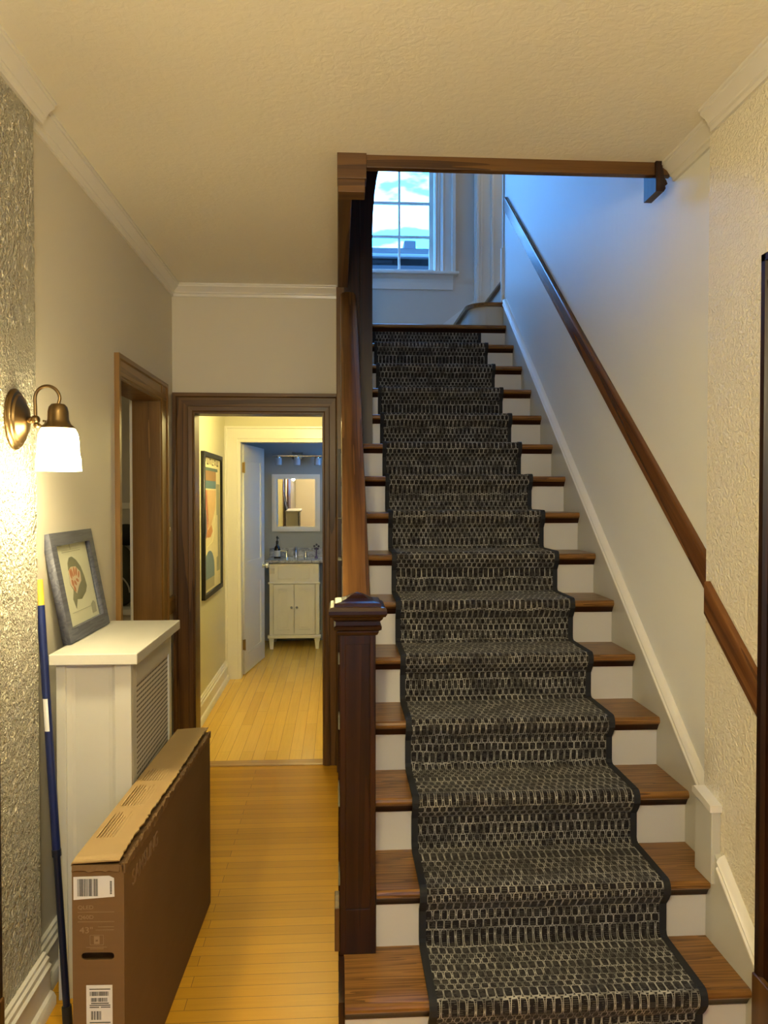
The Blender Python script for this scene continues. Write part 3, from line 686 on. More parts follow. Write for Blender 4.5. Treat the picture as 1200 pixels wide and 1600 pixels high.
# ------------------------------------------------------------------ picture frame leaning on the wall
fa = math.atan2(0.068, 0.36)
M = Matrix(((0, -math.sin(fa), math.cos(fa), -0.887), (1, 0, 0, 2.587), (0, math.cos(fa), math.sin(fa), CT+0.003), (0, 0, 0, 1)))
pf = thing('picture_frame', 'grey wood picture frame leaning on the radiator cover top', 'picture frame', M=M)
FW, FH, FB = 0.433, 0.372, 0.045
W_GR = wood('grey_washed_wood', (0.055, 0.06, 0.085), (0.085, 0.09, 0.125), (0.115, 0.12, 0.155), 'x', rough=0.55, across=30, along=3, coat=0)
MB().plate([(0, 0), (FW, 0), (FW, FH), (0, FH)], [[(FB, FB), (FW-FB, FB), (FW-FB, FH-FB), (FB, FH-FB)]], lambda a, b, c: (a, b, c), -0.020, 0.006).build('frame', W_GR, pf, local=True)
prt = MB().box(FB-0.004, FW-FB+0.004, FB-0.004, FH-FB+0.004, -0.018, -0.012).build('print', plain('print_paper', (0.74, 0.69, 0.53), 0.6, var=0.04), pf, local=True)
def blob(pts, z, mat, name, par):
    MB().extrude(pts, lambda a, b, t: (a, b, t), z, z+0.0012).build(name, mat, par, local=True)
M_OL = plain('print_olive', (0.20, 0.19, 0.13), 0.6); M_OR = plain('print_orange', (0.50, 0.17, 0.08), 0.6); M_PK = plain('print_blush', (0.70, 0.52, 0.38), 0.6); M_LN = plain('print_line', (0.42, 0.39, 0.30), 0.6)
head = [(0.155, 0.235), (0.162, 0.262), (0.185, 0.280), (0.215, 0.282), (0.25, 0.268), (0.285, 0.24), (0.305, 0.20), (0.312, 0.165), (0.29, 0.145), (0.235, 0.125), (0.19, 0.13), (0.165, 0.10), (0.150, 0.135), (0.17, 0.165), (0.150, 0.185)]
blob(head, -0.012, M_OL, 'print_shape', prt)
blob([(0.152, 0.185), (0.156, 0.235), (0.185, 0.247), (0.23, 0.245), (0.268, 0.222), (0.262, 0.19), (0.225, 0.172), (0.195, 0.15), (0.175, 0.165)], -0.0112, M_PK, 'print_shape', prt)
for (a, b, r, sx, sy) in ((0.168, 0.222, 0.3, 0.008, 0.018), (0.182, 0.226, 0.5, 0.007, 0.018), (0.205, 0.228, -0.2, 0.008, 0.017), (0.225, 0.226, -0.5, 0.008, 0.017), (0.245, 0.214, -0.7, 0.007, 0.015), (0.172, 0.19, 0.4, 0.01, 0.013), (0.198, 0.188, 0.9, 0.007, 0.013), (0.222, 0.195, 1.2, 0.006, 0.013), (0.182, 0.168, 0.6, 0.008, 0.012)):
    blob([(a+sx*math.cos(q)*math.cos(r)-sy*math.sin(q)*math.sin(r), b+sx*math.cos(q)*math.sin(r)+sy*math.sin(q)*math.cos(r)) for q in [2*PI*k/12 for k in range(12)]], -0.0106, M_OR, 'print_shape', prt)
for (x0, x1, y0, y1) in ((0.13, 0.315, 0.300, 0.3025), (0.13, 0.315, 0.307, 0.3085), (0.12, 0.33, 0.088, 0.0895), (0.215, 0.2165, 0.309, 0.327)):
    blob([(x0, y0), (x1, y0), (x1, y1), (x0, y1)], -0.0119, M_LN, 'print_line', prt)
blob([(0.315, 0.06), (0.365, 0.06), (0.365, 0.095), (0.345, 0.105), (0.315, 0.095)], -0.0119, M_LN, 'print_shape', prt)
MB().box(FB-0.002, FW-FB+0.002, FB-0.002, FH-FB+0.002, -0.006, -0.004).build('glazing', M_GLASS, pf, local=True)

# ------------------------------------------------------------------ cardboard box
BA = -math.atan2(0.0366, 1.09)
M = Matrix.Translation((-0.668, 1.952, 0)) @ Matrix.Rotation(BA, 4, 'Z')
cb = thing('cardboard_box', 'tall flat brown television carton standing beside the radiator cover', 'box', M=M)
BW, BL, BH = 0.129, 1.085, 0.690
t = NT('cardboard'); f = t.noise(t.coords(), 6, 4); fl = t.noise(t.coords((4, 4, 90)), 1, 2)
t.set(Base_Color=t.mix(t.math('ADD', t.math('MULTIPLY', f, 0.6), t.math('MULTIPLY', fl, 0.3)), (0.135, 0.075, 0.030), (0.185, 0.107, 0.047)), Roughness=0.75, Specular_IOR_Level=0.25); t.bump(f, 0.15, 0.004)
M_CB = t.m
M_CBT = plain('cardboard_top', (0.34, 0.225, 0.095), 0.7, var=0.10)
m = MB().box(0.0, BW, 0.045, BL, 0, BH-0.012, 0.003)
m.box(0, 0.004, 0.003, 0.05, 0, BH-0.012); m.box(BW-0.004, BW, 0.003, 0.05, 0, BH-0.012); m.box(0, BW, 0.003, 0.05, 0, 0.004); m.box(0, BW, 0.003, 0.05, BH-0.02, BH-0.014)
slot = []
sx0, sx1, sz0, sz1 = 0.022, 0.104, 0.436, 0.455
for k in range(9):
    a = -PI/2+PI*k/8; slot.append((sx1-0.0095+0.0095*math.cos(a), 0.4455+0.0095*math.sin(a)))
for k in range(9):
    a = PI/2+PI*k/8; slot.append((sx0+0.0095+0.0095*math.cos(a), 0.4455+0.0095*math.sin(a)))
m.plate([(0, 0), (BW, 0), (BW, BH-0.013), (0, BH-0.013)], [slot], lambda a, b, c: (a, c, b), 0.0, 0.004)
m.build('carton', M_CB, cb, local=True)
# torn, slightly lifted top flap
bm = bmesh.new(); top = []; nY = 90
for k in range(nY+1):
    y = -0.006 + (BL+0.006)*k/nY
    jag = random.uniform(-0.004, 0.003)
    lift = 0.004+0.003*math.sin(y*9)
    droop = -0.006 if k < 2 else 0.0
    row = []
    for (x, z) in ((0.0, BH-0.011), (0.002, BH-0.004), (0.045, BH-0.001), (0.09, BH+0.001+lift*0.4), (BW-0.006+jag, BH+lift)):
        row.append(bm.verts.new((x, y, z+droop*(0.4+x*3))))
    top.append(row)
for k in range(nY):
    for j in range(4): bm.faces.new((top[k][j], top[k][j+1], top[k+1][j+1], top[k+1][j]))
r_ = bmesh.ops.extrude_face_region(bm, geom=list(bm.faces))
for v in [g for g in r_['geom'] if isinstance(g, bmesh.types.BMVert)]: v.co.z += 0.0035
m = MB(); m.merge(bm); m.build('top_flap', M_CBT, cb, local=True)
# crumpled edge along the tear
m = MB(); prev = None; rr = []
for k in range(121):
    y = 0.0 + BL*k/120
    rr.append([(BW+0.0015+random.uniform(-0.001, 0.0025), y, BH-0.034), (BW+0.002+random.uniform(-0.001, 0.003), y, BH-0.012+random.uniform(-0.006, 0.006)), (BW-0.006, y, BH-0.010), (BW-0.003, y, BH-0.034)])
m.rings(rr); m.build('torn_edge', M_CB, cb, local=True)
m = MB(); rr = []
for k in range(15):
    x = 0.002+(BW-0.012)*k/14
    rr.append([(x, -0.007+random.uniform(-0.002, 0.002), BH-0.026+random.uniform(-0.002, 0.003)), (x, -0.001, BH-0.012), (x, 0.002, BH-0.012), (x, 0.0, BH-0.03)])
m.rings(rr); m.build('torn_edge', M_CB, cb, local=True)
M_LAB = plain('label_white', (0.66, 0.66, 0.68), 0.5, var=0.03); M_INK = plain('label_ink', (0.02, 0.02, 0.025), 0.6); M_PRT = plain('pale_print', (0.255, 0.165, 0.088), 0.75)
def frontM(x, z): return Matrix(((1, 0, 0, x), (0, 0, -1, -0.0004), (0, 1, 0, z), (0, 0, 0, 1)))
lb = MB().extrude([(0.004, 0.590), (0.106, 0.597), (0.105, 0.644), (0.093, 0.650), (0.004, 0.648)], lambda a, b, t_: (a, t_, b), -0.0012, 0.0).build('shipping_label', M_LAB, cb, local=True)
def bars(x0, x1, z0, z1, par, y=-0.0012, step=0.0022):
    m = MB(); x = x0
    while x < x1:
        w_ = random.choice((0.4, 0.6, 1.0, 1.4))*step*0.7
        m.box(x, min(x+w_, x1), y-0.0004, y, z0, z1); x += w_+random.choice((0.5, 0.7, 1.1))*step*0.7
    m.build('barcode', M_INK, par, local=True)
bars(0.014, 0.066, 0.599, 0.643, lb)
m = MB()
for k in range(9): m.box(0.095, 0.100, -0.0016, -0.0012, 0.604+k*0.0038, 0.6065+k*0.0038)
m.build('print', M_INK, lb, local=True)
l2 = MB().box(0.034, 0.099, -0.0012, 0.0, 0.262, 0.372).build('shipping_label', M_LAB, cb, local=True)
bars(0.043, 0.090, 0.345, 0.356, l2); bars(0.046, 0.086, 0.330, 0.340, l2); bars(0.046, 0.072, 0.284, 0.306, l2)
for (x0, x1, z) in ((0.042, 0.094, 0.361), (0.046, 0.090, 0.325), (0.042, 0.094, 0.320), (0.042, 0.066, 0.315), (0.070, 0.094, 0.315), (0.042, 0.094, 0.276), (0.042, 0.09, 0.271)):
    MB().box(x0, x1, -0.0016, -0.0012, z, z+0.0022).build('print_line', M_INK, l2, local=True)
for tx, sz_, xx, zz in (('QLED', 0.0135, 0.014, 0.566), ('Q60D', 0.0135, 0.014, 0.541), ('43"', 0.022, 0.018, 0.505)):
    MB().text(tx, sz_, frontM(xx, zz), sx=1.15).build('lettering', M_PRT, cb, local=True)
for (x0, x1, z) in ((0.014, 0.105, 0.5575), (0.014, 0.105, 0.533), (0.064, 0.104, 0.520), (0.058, 0.104, 0.512), (0.034, 0.086, 0.468), (0.044, 0.078, 0.464)):
    MB().box(x0, x1, -0.0008, 0.0, z, z+0.0012).build('print_line', M_PRT, cb, local=True)
m = MB().plate([(0.044, 0.474), (0.078, 0.474), (0.078, 0.500), (0.044, 0.500)], [[(0.045, 0.475), (0.077, 0.475), (0.077, 0.499), (0.045, 0.499)]], lambda a, b, c: (a, c, b), -0.0008, 0)
m.plate([(0.054, 0.477), (0.068, 0.477), (0.068, 0.497), (0.054, 0.497)], [[(0.058, 0.483), (0.064, 0.483), (0.064, 0.488), (0.058, 0.488)]], lambda a, b, c: (a, c, b), -0.0008, 0)
m.build('handling_symbol', M_PRT, cb, local=True)
Ms = Matrix(((0, 0, 1, BW+0.0006), (1, 0, 0, 0.07), (0, 1, 0, 0.585), (0, 0, 0, 1)))
MB().text('SAMSUNG', 0.060, Ms, sx=0.92).build('lettering', plain('pale_print_side', (0.205, 0.122, 0.058), 0.75), cb, local=True)
# printed notices on the top flap
M_TP = plain('top_print', (0.42, 0.29, 0.135), 0.7)
for blk in ((0.12, 0.30), (0.33, 0.50), (0.53, 0.64)):
    m = MB()
    for k in range(9):
        x = 0.020+k*0.0085
        m.box(x, x+0.0022, blk[0], blk[1]-random.uniform(0, 0.05), BH+0.0028, BH+0.0058)
    m.build('print', M_TP, cb, local=True)

# ------------------------------------------------------------------ blue extension pole
P0, P1 = Vector((-0.812, 2.33, 0.0)), Vector((-0.938, 2.468, 1.342))
ep = thing('extension_pole', 'blue telescopic pole with yellow tip leaning in the corner by the cover', 'pole', P0)
def on(k): return P0.lerp(P1, k)
M_NAVY = plain('navy_enamel', (0.006, 0.014, 0.085), 0.35); M_DN = plain('dark_navy_tube', (0.004, 0.007, 0.026), 0.35)
MB().tube([on(0.385), on(0.94)], 0.0125).build('upper_tube', M_NAVY, ep, 'auto')
MB().tube([on(0.03), on(0.385)], 0.0105).build('lower_tube', M_DN, ep, 'auto')
MB().tube([on(0.375), on(0.39)], 0.0138).build('collar', M_DN, ep, 'auto')
MB().tube([on(0.94), on(1.0)], 0.0120).build('tip', plain('yellow_plastic', (0.72, 0.46, 0.05), 0.4), ep, 'auto')
MB().tube([on(0.0), on(0.05)], 0.0145).build('foot_grip', M_BLACK, ep, 'auto')
lo = MB(); ax = (P1-P0).normalized()
rr = []
for k in (0.655, 0.728):
    c_ = on(k); ring = []
    for a in (-2.2, -1.9, -1.6, -1.3, -1.0):
        ring.append(c_+Vector((math.cos(a)*0.0131, math.sin(a)*0.0131, 0)))
    for a in (-1.0, -1.3, -1.6, -1.9, -2.2):
        ring.append(c_+Vector((math.cos(a)*0.0122, math.sin(a)*0.0122, 0)))
    rr.append(ring)
lo.rings(rr); lo.build('sticker', plain('sticker_white', (0.75, 0.75, 0.76), 0.5), ep)

# ------------------------------------------------------------------ wall sconce
SX, SY = -0.797, 2.25
ws = thing('wall_sconce', 'brass gooseneck wall sconce with lit white glass shade', 'wall lamp', (XLT, 2.285, 1.825))
MB().lathe([(0.0, 0.0), (0.088, 0.0), (0.088, 0.006), (0.082, 0.010), (0.080, 0.014), (0.072, 0.016), (0.068, 0.022), (0.060, 0.024), (0.040, 0.036), (0.018, 0.042), (0.0, 0.043)][1:-1], (XLT, 2.275, 1.825), 'x', 40, (0.78, 1.0)).build('backplate', M_BRASS, ws, 'auto')
HX = -0.862
m = MB().tube([(XLT+0.036, 2.272, 1.822), (HX-0.01, 2.258, 1.822)], 0.007); m.sphere((HX, 2.255, 1.822), 0.013); m.sphere((HX+0.004, 2.252, 1.806), 0.009); m.sphere((HX-0.016, 2.262, 1.822), 0.010)
m.tube([(HX+0.006, 2.252, 1.812), (HX+0.018, 2.252, 1.803), (HX+0.028, 2.251, 1.808), (HX+0.03, 2.251, 1.818), (HX+0.022, 2.251, 1.818)], 0.0032, 8)
m.build('hub', M_BRASS, ws, 'auto')
g = [(HX, 2.255, 1.826), (HX, 2.254, 1.86)]
mx = (HX+SX)/2+0.002; rad = (SX-HX)/2+0.002
for k in range(17):
    a = PI-PI*k/16; g.append((mx+rad*math.cos(a), 2.252, 1.882+0.036*math.sin(a)))
g.append((SX, 2.25, 1.862))
MB().tube(g, 0.0048).build('arm', M_BRASS, ws, 'auto')
MB().lathe([(0.006, 1.868), (0.018, 1.866), (0.025, 1.858), (0.028, 1.845), (0.029, 1.822), (0.034, 1.810), (0.044, 1.801), (0.047, 1.797), (0.044, 1.795), (0.03, 1.80)], (SX, SY, 0), 'z', 36).build('shade_holder', M_BRASS, ws, 'auto')
M_SHADE = emit('lit_milk_glass', WARM, SCONCE_SHADE)
prof = [(0.034, 1.803), (0.046, 1.795), (0.053, 1.780), (0.056, 1.755), (0.0565, 1.725), (0.060, 1.712), (0.0605, 1.695), (0.062, 1.676)]
m = MB(); seg = 36
rings_o = [[(SX+r*math.cos(2*PI*k/seg), SY+r*math.sin(2*PI*k/seg), h) for k in range(seg)] for r, h in prof]
rings_i = [[(SX+(r-0.003)*math.cos(2*PI*k/seg), SY+(r-0.003)*math.sin(2*PI*k/seg), h) for k in range(seg)] for r, h in reversed(prof)]
m.rings(rings_o+rings_i, cap=False); m.build('shade', M_SHADE, ws, True)
MB().sphere((SX, SY, 1.74), 0.026, (1, 1, 1.2)).build('bulb', emit('bulb_glow', WARM, 90.0), ws, True)
point('sconce_light', (SX, SY, 1.668), SCONCE_BULB, WARM, 0.03)

# light switch
sw = thing('light_switch', 'cream light switch plate between the two doorways', 'light switch', (XL, 4.44, 1.415))
MB().box(XL, XL+0.006, 4.405, 4.48, 1.355, 1.475, 0.002).build('plate', plain('ivory_plastic', (0.6, 0.54, 0.4), 0.4), sw)
MB().box(XL+0.006, XL+0.014, 4.437, 4.448, 1.405, 1.427, 0.002).build('toggle', plain('ivory_toggle', (0.6, 0.54, 0.4), 0.4), sw)

# ------------------------------------------------------------------ poster
px = -0.985
po = thing('framed_poster', 'tall art poster in a black frame on the hallway wall', 'poster', (px, 6.03, 0.85))
y0, y1, z0, z1 = 5.60, 6.47, 0.848, 1.93
fn = lambda a, b, c: (px+c, a, b)
MB().plate([(y0, z0), (y1, z0), (y1, z1), (y0, z1)], [[(y0+0.035, z0+0.035), (y1-0.035, z0+0.035), (y1-0.035, z1-0.035), (y0+0.035, z1-0.035)]], fn, 0.0, 0.028).build('frame', M_BLACK, po)
sh = MB().box(px+0.004, px+0.010, y0+0.03, y1-0.03, z0+0.03, z1-0.03).build('print', plain('poster_cream', (0.72, 0.64, 0.42), 0.5, var=0.05), po)
def pb(name, pts, col, lay=1):
    MB().extrude(pts, lambda a, b, t_: (px+0.010+t_, a, b), 0.0, 0.0006*lay).build(name, plain('poster_'+name, col, 0.5, var=0.12, nscale=20), sh)
def rc_(a, b, c, d): return [(a, c), (b, c), (b, d), (a, d)]
pb('teal_band', rc_(5.66, 6.30, 1.795, 1.82), (0.10, 0.16, 0.15)); pb('brown_band', rc_(5.66, 6.22, 1.72, 1.795), (0.33, 0.19, 0.09)); pb('blue_band', rc_(5.66, 6.22, 1.66, 1.72), (0.12, 0.21, 0.26))
pb('red_field', [(5.66, 1.65), (5.80, 1.65), (5.86, 1.42), (5.82, 1.30), (5.66, 1.27)], (0.50, 0.20, 0.14)); pb('peach_field', [(5.80, 1.65), (6.22, 1.65), (6.18, 1.50), (6.02, 1.40), (5.92, 1.32), (5.84, 1.38)], (0.62, 0.42, 0.22))
pb('grey_field', rc_(6.24, 6.40, 1.0, 1.70), (0.36, 0.36, 0.27)); pb('slate_field', [(5.66, 1.50), (5.76, 1.50), (5.78, 1.34), (5.66, 1.20)], (0.14, 0.16, 0.20), 2)
pb('orange_shape', [(5.80, 1.34), (6.00, 1.38), (6.05, 1.33), (5.95, 1.29), (5.82, 1.29)], (0.55, 0.25, 0.08), 2)
pb('pale_shape', [(5.72, 1.08), (5.80, 1.22), (6.05, 1.25), (6.15, 1.45), (6.28, 1.45), (6.30, 1.12), (6.10, 1.10), (5.95, 1.18)], (0.74, 0.66, 0.44), 3)
pb('blue_arch', [(5.66, 0.98), (6.12, 0.98)] + [(5.89+0.23*math.cos(a), 1.04+0.15*math.sin(a)) for a in [PI*k/10 for k in range(11)]] , (0.15, 0.22, 0.30), 4)
pb('grey_panel', rc_(5.66, 6.12, 0.90, 0.98), (0.42, 0.38, 0.26), 2)
M_PINK_ = plain('poster_ink', (0.10, 0.08, 0.04), 0.5)
for k in range(6):
    m = MB()
    ya = 5.68+k*0.115
    m.box(px+0.0100, px+0.0112, ya, ya+0.02, 1.845, 1.885)
    m.box(px+0.0100, px+0.0112, ya, ya+0.075, 1.84 if k % 2 else 1.878, (1.84 if k % 2 else 1.878)+0.01)
    m.box(px+0.0100, px+0.0112, ya+0.055, ya+0.075, 1.845 if k % 3 else 1.86, 1.885)
    m.build('heading_letter', M_PINK_, sh)

# ------------------------------------------------------------------ bathroom door
ang = math.atan2(7.637-6.905, -0.743+0.852)
M = Matrix.Translation((-0.850, 6.895, 0.012)) @ Matrix.Rotation(ang, 4, 'Z')
dr = thing('door_2', 'white two panel bathroom door standing open', 'door', M=M, kind='structure')
DWD, DH, DT = 0.735, 2.055, 0.036
pan = [(0.11, 0.16, DWD-0.11, 0.80), (0.11, 0.98, DWD-0.11, DH-0.13)]
m = MB().plate([(0, 0), (DWD, 0), (DWD, DH), (0, DH)], [rc_(a, c, b, d) for a, b, c, d in pan], lambda a, b, c: (a, c, b), -DT/2, DT/2)
for (a, b, c, d) in pan:
    m.box(a-0.005, c+0.005, -0.006, 0.006, b-0.005, d+0.005)
    for (xa, xb, za, zb) in ((a, a+0.016, b, d), (c-0.016, c, b, d), (a, c, b, b+0.016), (a, c, d-0.016, d)): m.box(xa, xb, -0.013, 0.013, za, zb)
M_DOORP = plain('door_paint', (0.70, 0.71, 0.70), 0.35, var=0.02)
m.build('leaf', M_DOORP, dr, local=True)
m = MB().lathe([(0.0001, -0.075), (0.018, -0.074), (0.026, -0.062), (0.026, -0.052), (0.012, -0.042), (0.010, -0.024), (0.025, -0.022), (0.025, -DT/2)], (DWD-0.065, 0, 0.915), 'y', 24)
m.build('knob', plain('glass_knob', (0.75, 0.76, 0.74), 0.1, 0.3), dr, 'auto', local=True)
for z in (0.22, 1.80):
    m = MB().box(-0.012, 0.0, -DT/2-0.006, DT/2-0.004, z, z+0.09); m.tube([(-0.008, -DT/2-0.006, z-0.004), (-0.008, -DT/2-0.006, z+0.094)], 0.006, 10)
    m.build('hinge', plain('hinge_brass', (0.30, 0.20, 0.07), 0.35, 0.9), dr, local=True)

# ------------------------------------------------------------------ vanity
VX0, VX1, VY = -0.735, -0.180, 8.05
va = thing('bathroom_vanity', 'white two door bathroom vanity with grey marble top', 'vanity', ((VX0+VX1)/2, 8.3, 0))
M_VAN = plain('vanity_paint', (0.83, 0.80, 0.70), 0.35, var=0.02)
m = MB().box(VX0+0.02, VX1-0.02, VY+0.07, 8.54, 0.13, 0.90)
for x in (VX0+0.02, VX1-0.055): m.box(x, x+0.040, VY+0.004, VY+0.08, 0.15, 0.70, 0.003)
m.box(VX0, VX1, VY-0.006, VY+0.03, 0.115, 0.150, 0.006); m.box(VX0+0.004, VX1-0.004, VY-0.004, VY+0.03, 0.683, 0.703, 0.006)
m.build('cabinet', M_VAN, va)
m = MB().box(VX0+0.02, VX1-0.02, VY+0.004, VY+0.022, 0.703, 0.895); m.box(VX0+0.11, VX1-0.11, VY-0.001, VY+0.006, 0.735, 0.865, 0.004)
for x in (VX0+0.02, VX1-0.075): m.extrude([(0, 0.895), (-0.02, 0.895), (-0.016, 0.85), (-0.004, 0.80), (0, 0.79)], lambda a, b, t_: (t_, VY+0.006+a, b), x, x+0.055)
m.build('apron_panel', M_VAN, va)
xm = (VX0+VX1)/2
for (a, b, kx) in ((VX0+0.0635, xm-0.0035, -0.028), (xm+0.0035, VX1-0.0635, 0.028)):
    m = MB().box(a, b, VY+0.010, VY+0.022, 0.155, 0.68, 0.002)
    m.plate(rc_(a, b, 0.155, 0.68), [rc_(a+0.045, b-0.045, 0.205, 0.63)], lambda p, q, c: (p, c, q), VY-0.003, VY+0.012)
    m.plate(rc_(a+0.062, b-0.062, 0.222, 0.613), [rc_(a+0.07, b-0.07, 0.23, 0.605)], lambda p, q, c: (p, c, q), VY+0.001, VY+0.012)
    dd = m.build('door', M_VAN, va)
    MB().sphere((xm+kx, VY-0.016, 0.44), 0.013).build('knob', plain('nickel', (0.5, 0.47, 0.4), 0.3, 1), dd, True)
for x in (VX0+0.04, VX1-0.04):
    for y in (VY+0.03, 8.50):
        MB().sqstack([(0.016, 0.0), (0.027, 0.117)], x, y).build('foot', M_VAN, va)
t = NT('grey_marble'); f = t.noise(t.coords(), 14, 6, 0.65, 1.5)
t.set(Base_Color=t.ramp(f, [(0.35, (0.16, 0.17, 0.19)), (0.5, (0.42, 0.43, 0.45)), (0.68, (0.62, 0.62, 0.62))]), Roughness=0.15)
MB().box(VX0-0.02, VX1+0.02, VY-0.02, 8.545, 0.905, 0.935, 0.005).build('countertop', t.m, va)
MB().box(VX0-0.02, VX1+0.02, 8.525, 8.547, 0.935, 1.03, 0.003).build('backsplash', t.m, va)
fc = thing('faucet', 'chrome three piece faucet on the vanity top', 'faucet', (xm, 8.44, 0.935))
MB().tube([(xm, 8.44, 0.935), (xm, 8.44, 1.02), (xm, 8.42, 1.045), (xm, 8.38, 1.045), (xm, 8.345, 1.02), (xm, 8.335, 1.0)], 0.012, 12, [0.02, 0.014, 0.013, 0.012, 0.011, 0.010]).build('spout', M_CHROME, fc, 'auto')
for s_ in (-1, 1):
    m = MB().lathe([(0.024, 0.935), (0.022, 0.945), (0.012, 0.985), (0.010, 0.998)], (xm+s_*0.105, 8.44, 0), 'z', 20); m.tube([(xm+s_*0.10, 8.44, 0.998), (xm+s_*0.185, 8.43, 1.008)], 0.006, 10)
    m.build('handle', M_CHROME, fc, 'auto')
sb = thing('soap_bottle', 'dark pump soap bottle at the left of the vanity top', 'soap bottle', (-0.652, 8.30, 0.935))
bxx, byy = -0.652, 8.30
MB().lathe([(0.033, 0.935), (0.035, 0.94), (0.035, 1.03), (0.028, 1.055), (0.013, 1.075), (0.012, 1.10)], (bxx, byy, 0), 'z', 24).build('bottle', plain('amber_black_glass', (0.02, 0.014, 0.010), 0.15), sb, 'auto')
MB().lathe([(0.014, 1.10), (0.014, 1.12), (0.006, 1.125), (0.005, 1.145), (0.010, 1.148), (0.011, 1.16), (0.004, 1.175)], (bxx, byy, 0), 'z', 20).tube([(bxx, byy, 1.155), (bxx+0.02, byy-0.03, 1.152)], 0.005, 8).build('pump', M_BLACK, sb, 'auto')
MB().lathe([(0.0357, 0.955), (0.0357, 1.02)], (bxx, byy, 0), 'z', 24, cap=False).build('label', plain('soap_label', (0.55, 0.55, 0.52), 0.6), sb, 'auto')
og = thing('flower_ornament', 'small purple stemmed ornament at the right of the vanity top', 'ornament', (-0.235, 8.32, 0.935))
m = MB().lathe([(0.018, 0.935), (0.016, 0.945), (0.008, 0.955)], (-0.235, 8.32, 0), 'z', 16).tube([(-0.235, 8.32, 0.95), (-0.232, 8.32, 1.05)], 0.006, 8)
m.build('stem', plain('purple_glass', (0.10, 0.06, 0.13), 0.25), og, 'auto')
m = MB()
for k in range(5):
    a = 2*PI*k/5+0.3; m.sphere((-0.232+0.024*math.cos(a), 8.32, 1.055+0.024*math.sin(a)), 0.012, (1, 0.5, 1))
m.build('petals', plain('dark_purple', (0.06, 0.05, 0.08), 0.3), og, True)
# mirror
mi = thing('wall_mirror', 'white framed square mirror above the vanity', 'mirror', (-0.462, 8.55, 1.2))
o_ = rc_(-0.726, -0.199, 1.212, 1.845)
MB().plate(o_, [rc_(-0.672, -0.253, 1.266, 1.791)], lambda a, b, c: (a, 8.55-c, b), 0.0, 0.030).plate(rc_(-0.708, -0.217, 1.23, 1.827), [rc_(-0.69, -0.235, 1.248, 1.809)], lambda a, b, c: (a, 8.55-c, b), 0.03, 0.036).build('frame', M_VAN, mi)
tb = bmesh.new(); bmesh.ops.create_cube(tb, size=1); bmesh.ops.transform(tb, matrix=Matrix.Translation((-0.4625, 8.535, 1.529)) @ Matrix.Rotation(math.radians(1.2), 4, 'X') @ Matrix.Rotation(math.radians(0.25), 4, 'Z') @ Matrix.Diagonal((0.435, 0.010, 0.545, 1)), verts=tb.verts)
m = MB(); m.merge(tb); m.build('glass', plain('mirror_silver', (0.9, 0.9, 0.9), 0.01, 1.0, 0.0), mi)
# vanity light
vl = thing('vanity_light', 'chrome bar light with three white glass shades over the mirror', 'wall light', (-0.445, 8.55, 2.04))
m = MB().tube([(-0.715, 8.46, 2.045), (-0.175, 8.46, 2.045)], 0.012, 14); m.box(-0.505, -0.385, 8.53, 8.55, 2.01, 2.09, 0.004); m.tube([(-0.445, 8.46, 2.045), (-0.445, 8.54, 2.05)], 0.012)
m.build('bar', M_CHROME, vl, 'auto')
M_OPAL = plain('opal_glass', (0.62, 0.66, 0.70), 0.2)
for x in (-0.648, -0.445, -0.225):
    h_ = MB().lathe([(0.014, 2.035), (0.022, 2.03), (0.022, 2.018)], (x, 8.46, 0), 'z', 20).build('socket', M_CHROME, vl, 'auto')
    MB().lathe([(0.034, 2.02), (0.036, 2.015), (0.036, 1.945), (0.034, 1.942)], (x, 8.46, 0), 'z', 24).build('shade', M_OPAL, vl, 'auto')
ls = MB().box(-1.10, -1.094, 8.1, 8.18, 1.28, 1.40, 0.002).build('light_switch', M_TRIM); tag(ls, 'white switch plate on the bathroom left wall', 'light switch')

# ------------------------------------------------------------------ things seen through the side doorway
cbk = thing('low_cabinet', 'low pale cabinet seen through the left doorway', 'cabinet', (-1.75, 6.0, 0))
MB().box(-2.2, -1.3, 5.8, 6.28, 0, 0.72, 0.004).build('body', plain('pale_cabinet', (0.5, 0.47, 0.4), 0.5), cbk)
MB().box(-2.22, -1.28, 5.78, 6.29, 0.72, 0.76, 0.004).build('top', M_TRIM, cbk)
m = MB(); bm = bmesh.new(); bmesh.ops.create_icosphere(bm, subdivisions=4, radius=1)
for v in bm.verts: v.co = Vector((-1.72+0.22*v.co.x*(1+0.08*math.sin(7*v.co.z)), 6.0+0.14*v.co.y, 0.99+0.235*v.co.z*(1+0.06*math.sin(5*v.co.x))))
for v in bm.verts: v.co.z = max(v.co.z, 0.761)
m.merge(bm); tote = thing('tote_bag', 'dark olive bag on the cabinet through the left doorway', 'bag', (-1.72, 6.0, 0.76)); m.build('body', plain('olive_cloth', (0.045, 0.045, 0.025), 0.8), tote, True)
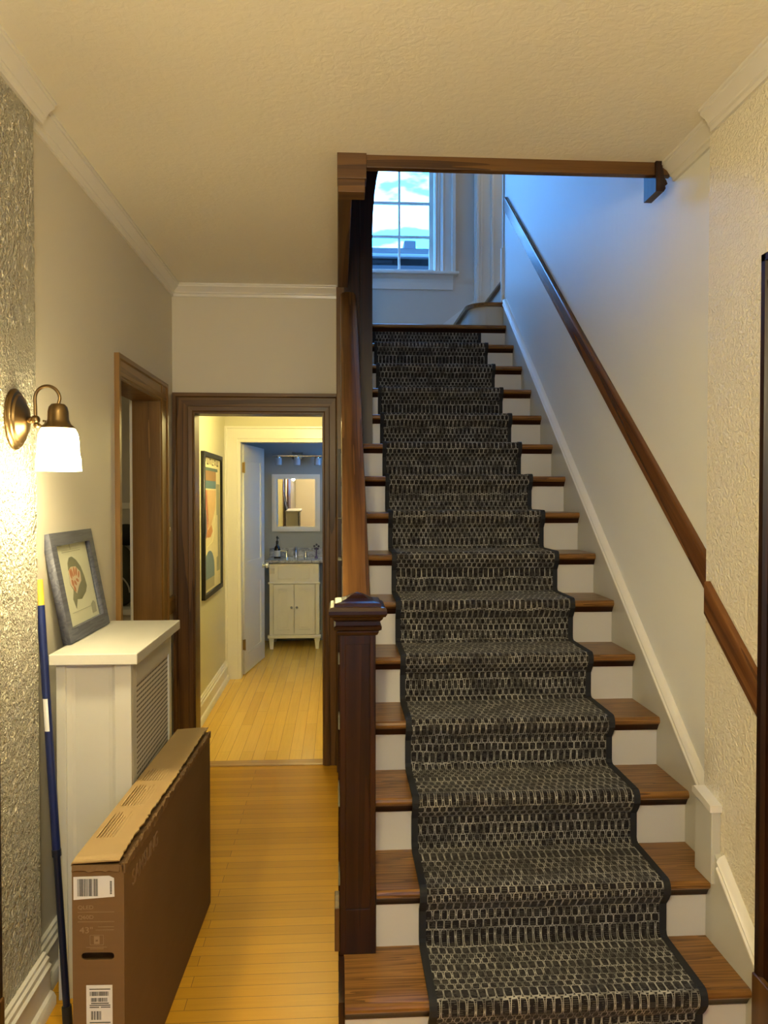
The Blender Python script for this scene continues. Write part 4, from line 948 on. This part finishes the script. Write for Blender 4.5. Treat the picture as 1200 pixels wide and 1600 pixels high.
MB().tube([(-1.85+0.24*math.cos(a)*0.8+0.1, 5.845, 0.88+0.16*math.sin(a)) for a in [PI*k/14 for k in range(15)]], 0.006, 8).build('strap', plain('pale_strap', (0.4, 0.38, 0.33), 0.7), tote, True)
m = MB(); bm = bmesh.new(); bmesh.ops.create_icosphere(bm, subdivisions=3, radius=1)
for v in bm.verts: v.co = Vector((-1.66+0.20*v.co.x, 6.12+0.10*v.co.y, 1.30+0.085*v.co.z))
m.merge(bm); cap_ = m.build('cloth_bundle', plain('black_felt', (0.01, 0.01, 0.01), 0.9), None, True); tag(cap_, 'black bundle resting on top of the olive bag in the side room', 'cloth')
struct('trim_25', MB().box(-3.3, -1.14, 6.285, 6.30, 1.50, 1.55, 0.003), M_TRIM, 'pale rail on the far wall of the side room', 'rail')

# ------------------------------------------------------------------ hallway ceiling light and added unseen lights (out of frame)
def flush_lamp(name, label, x, y, z, r, power, strength, drop=0.0, col=WARM):
    o = thing(name, label, 'ceiling light', (x, y, z))
    MB().lathe([(r*0.5, z), (r*0.5, z-0.02), (r*0.35, z-0.03)], (x, y, 0), 'z', 32).build('canopy', M_BRASS, o, 'auto')
    if drop: MB().tube([(x, y, z-0.01), (x, y, z-drop-0.02)], 0.008).build('rod', M_BRASS, o, 'auto')
    z -= drop
    MB().lathe([(r*0.6, z-0.022), (r, z-0.035), (r*0.9, z-0.075), (r*0.5, z-0.10), (r*0.1, z-0.108)], (x, y, 0), 'z', 32).build('globe', emit(name+'_glass', col, strength), o, True)
    point(name+'_glow', (x, y, z-0.20), power, col, r*0.8)
flush_lamp('ceiling_light', 'brass flush ceiling light with a lit globe in the back hallway', -0.22, 5.5, 2.44, 0.14, HALL_W, 3.0, 0.0, WARM_H)
flush_lamp('ceiling_light', 'unseen brass hanging light added to brighten the entrance hall', -0.1, 0.1, CE, 0.15, FOYER_FILL_W, 5.0, 0.45)  # added unseen fill, hung low so the hall ceiling catches more light
point('side_room_fill', (-2.6, 4.4, 2.1), LEFTROOM_FILL_W, WARM, 0.15)  # bare point light without fixture, added to light the side room

point('upper_flight_fill', (2.2, 6.2, 5.0), UPPER_FILL_W, WARM, 0.15)  # bare point light without fixture, added to warm the landing wall
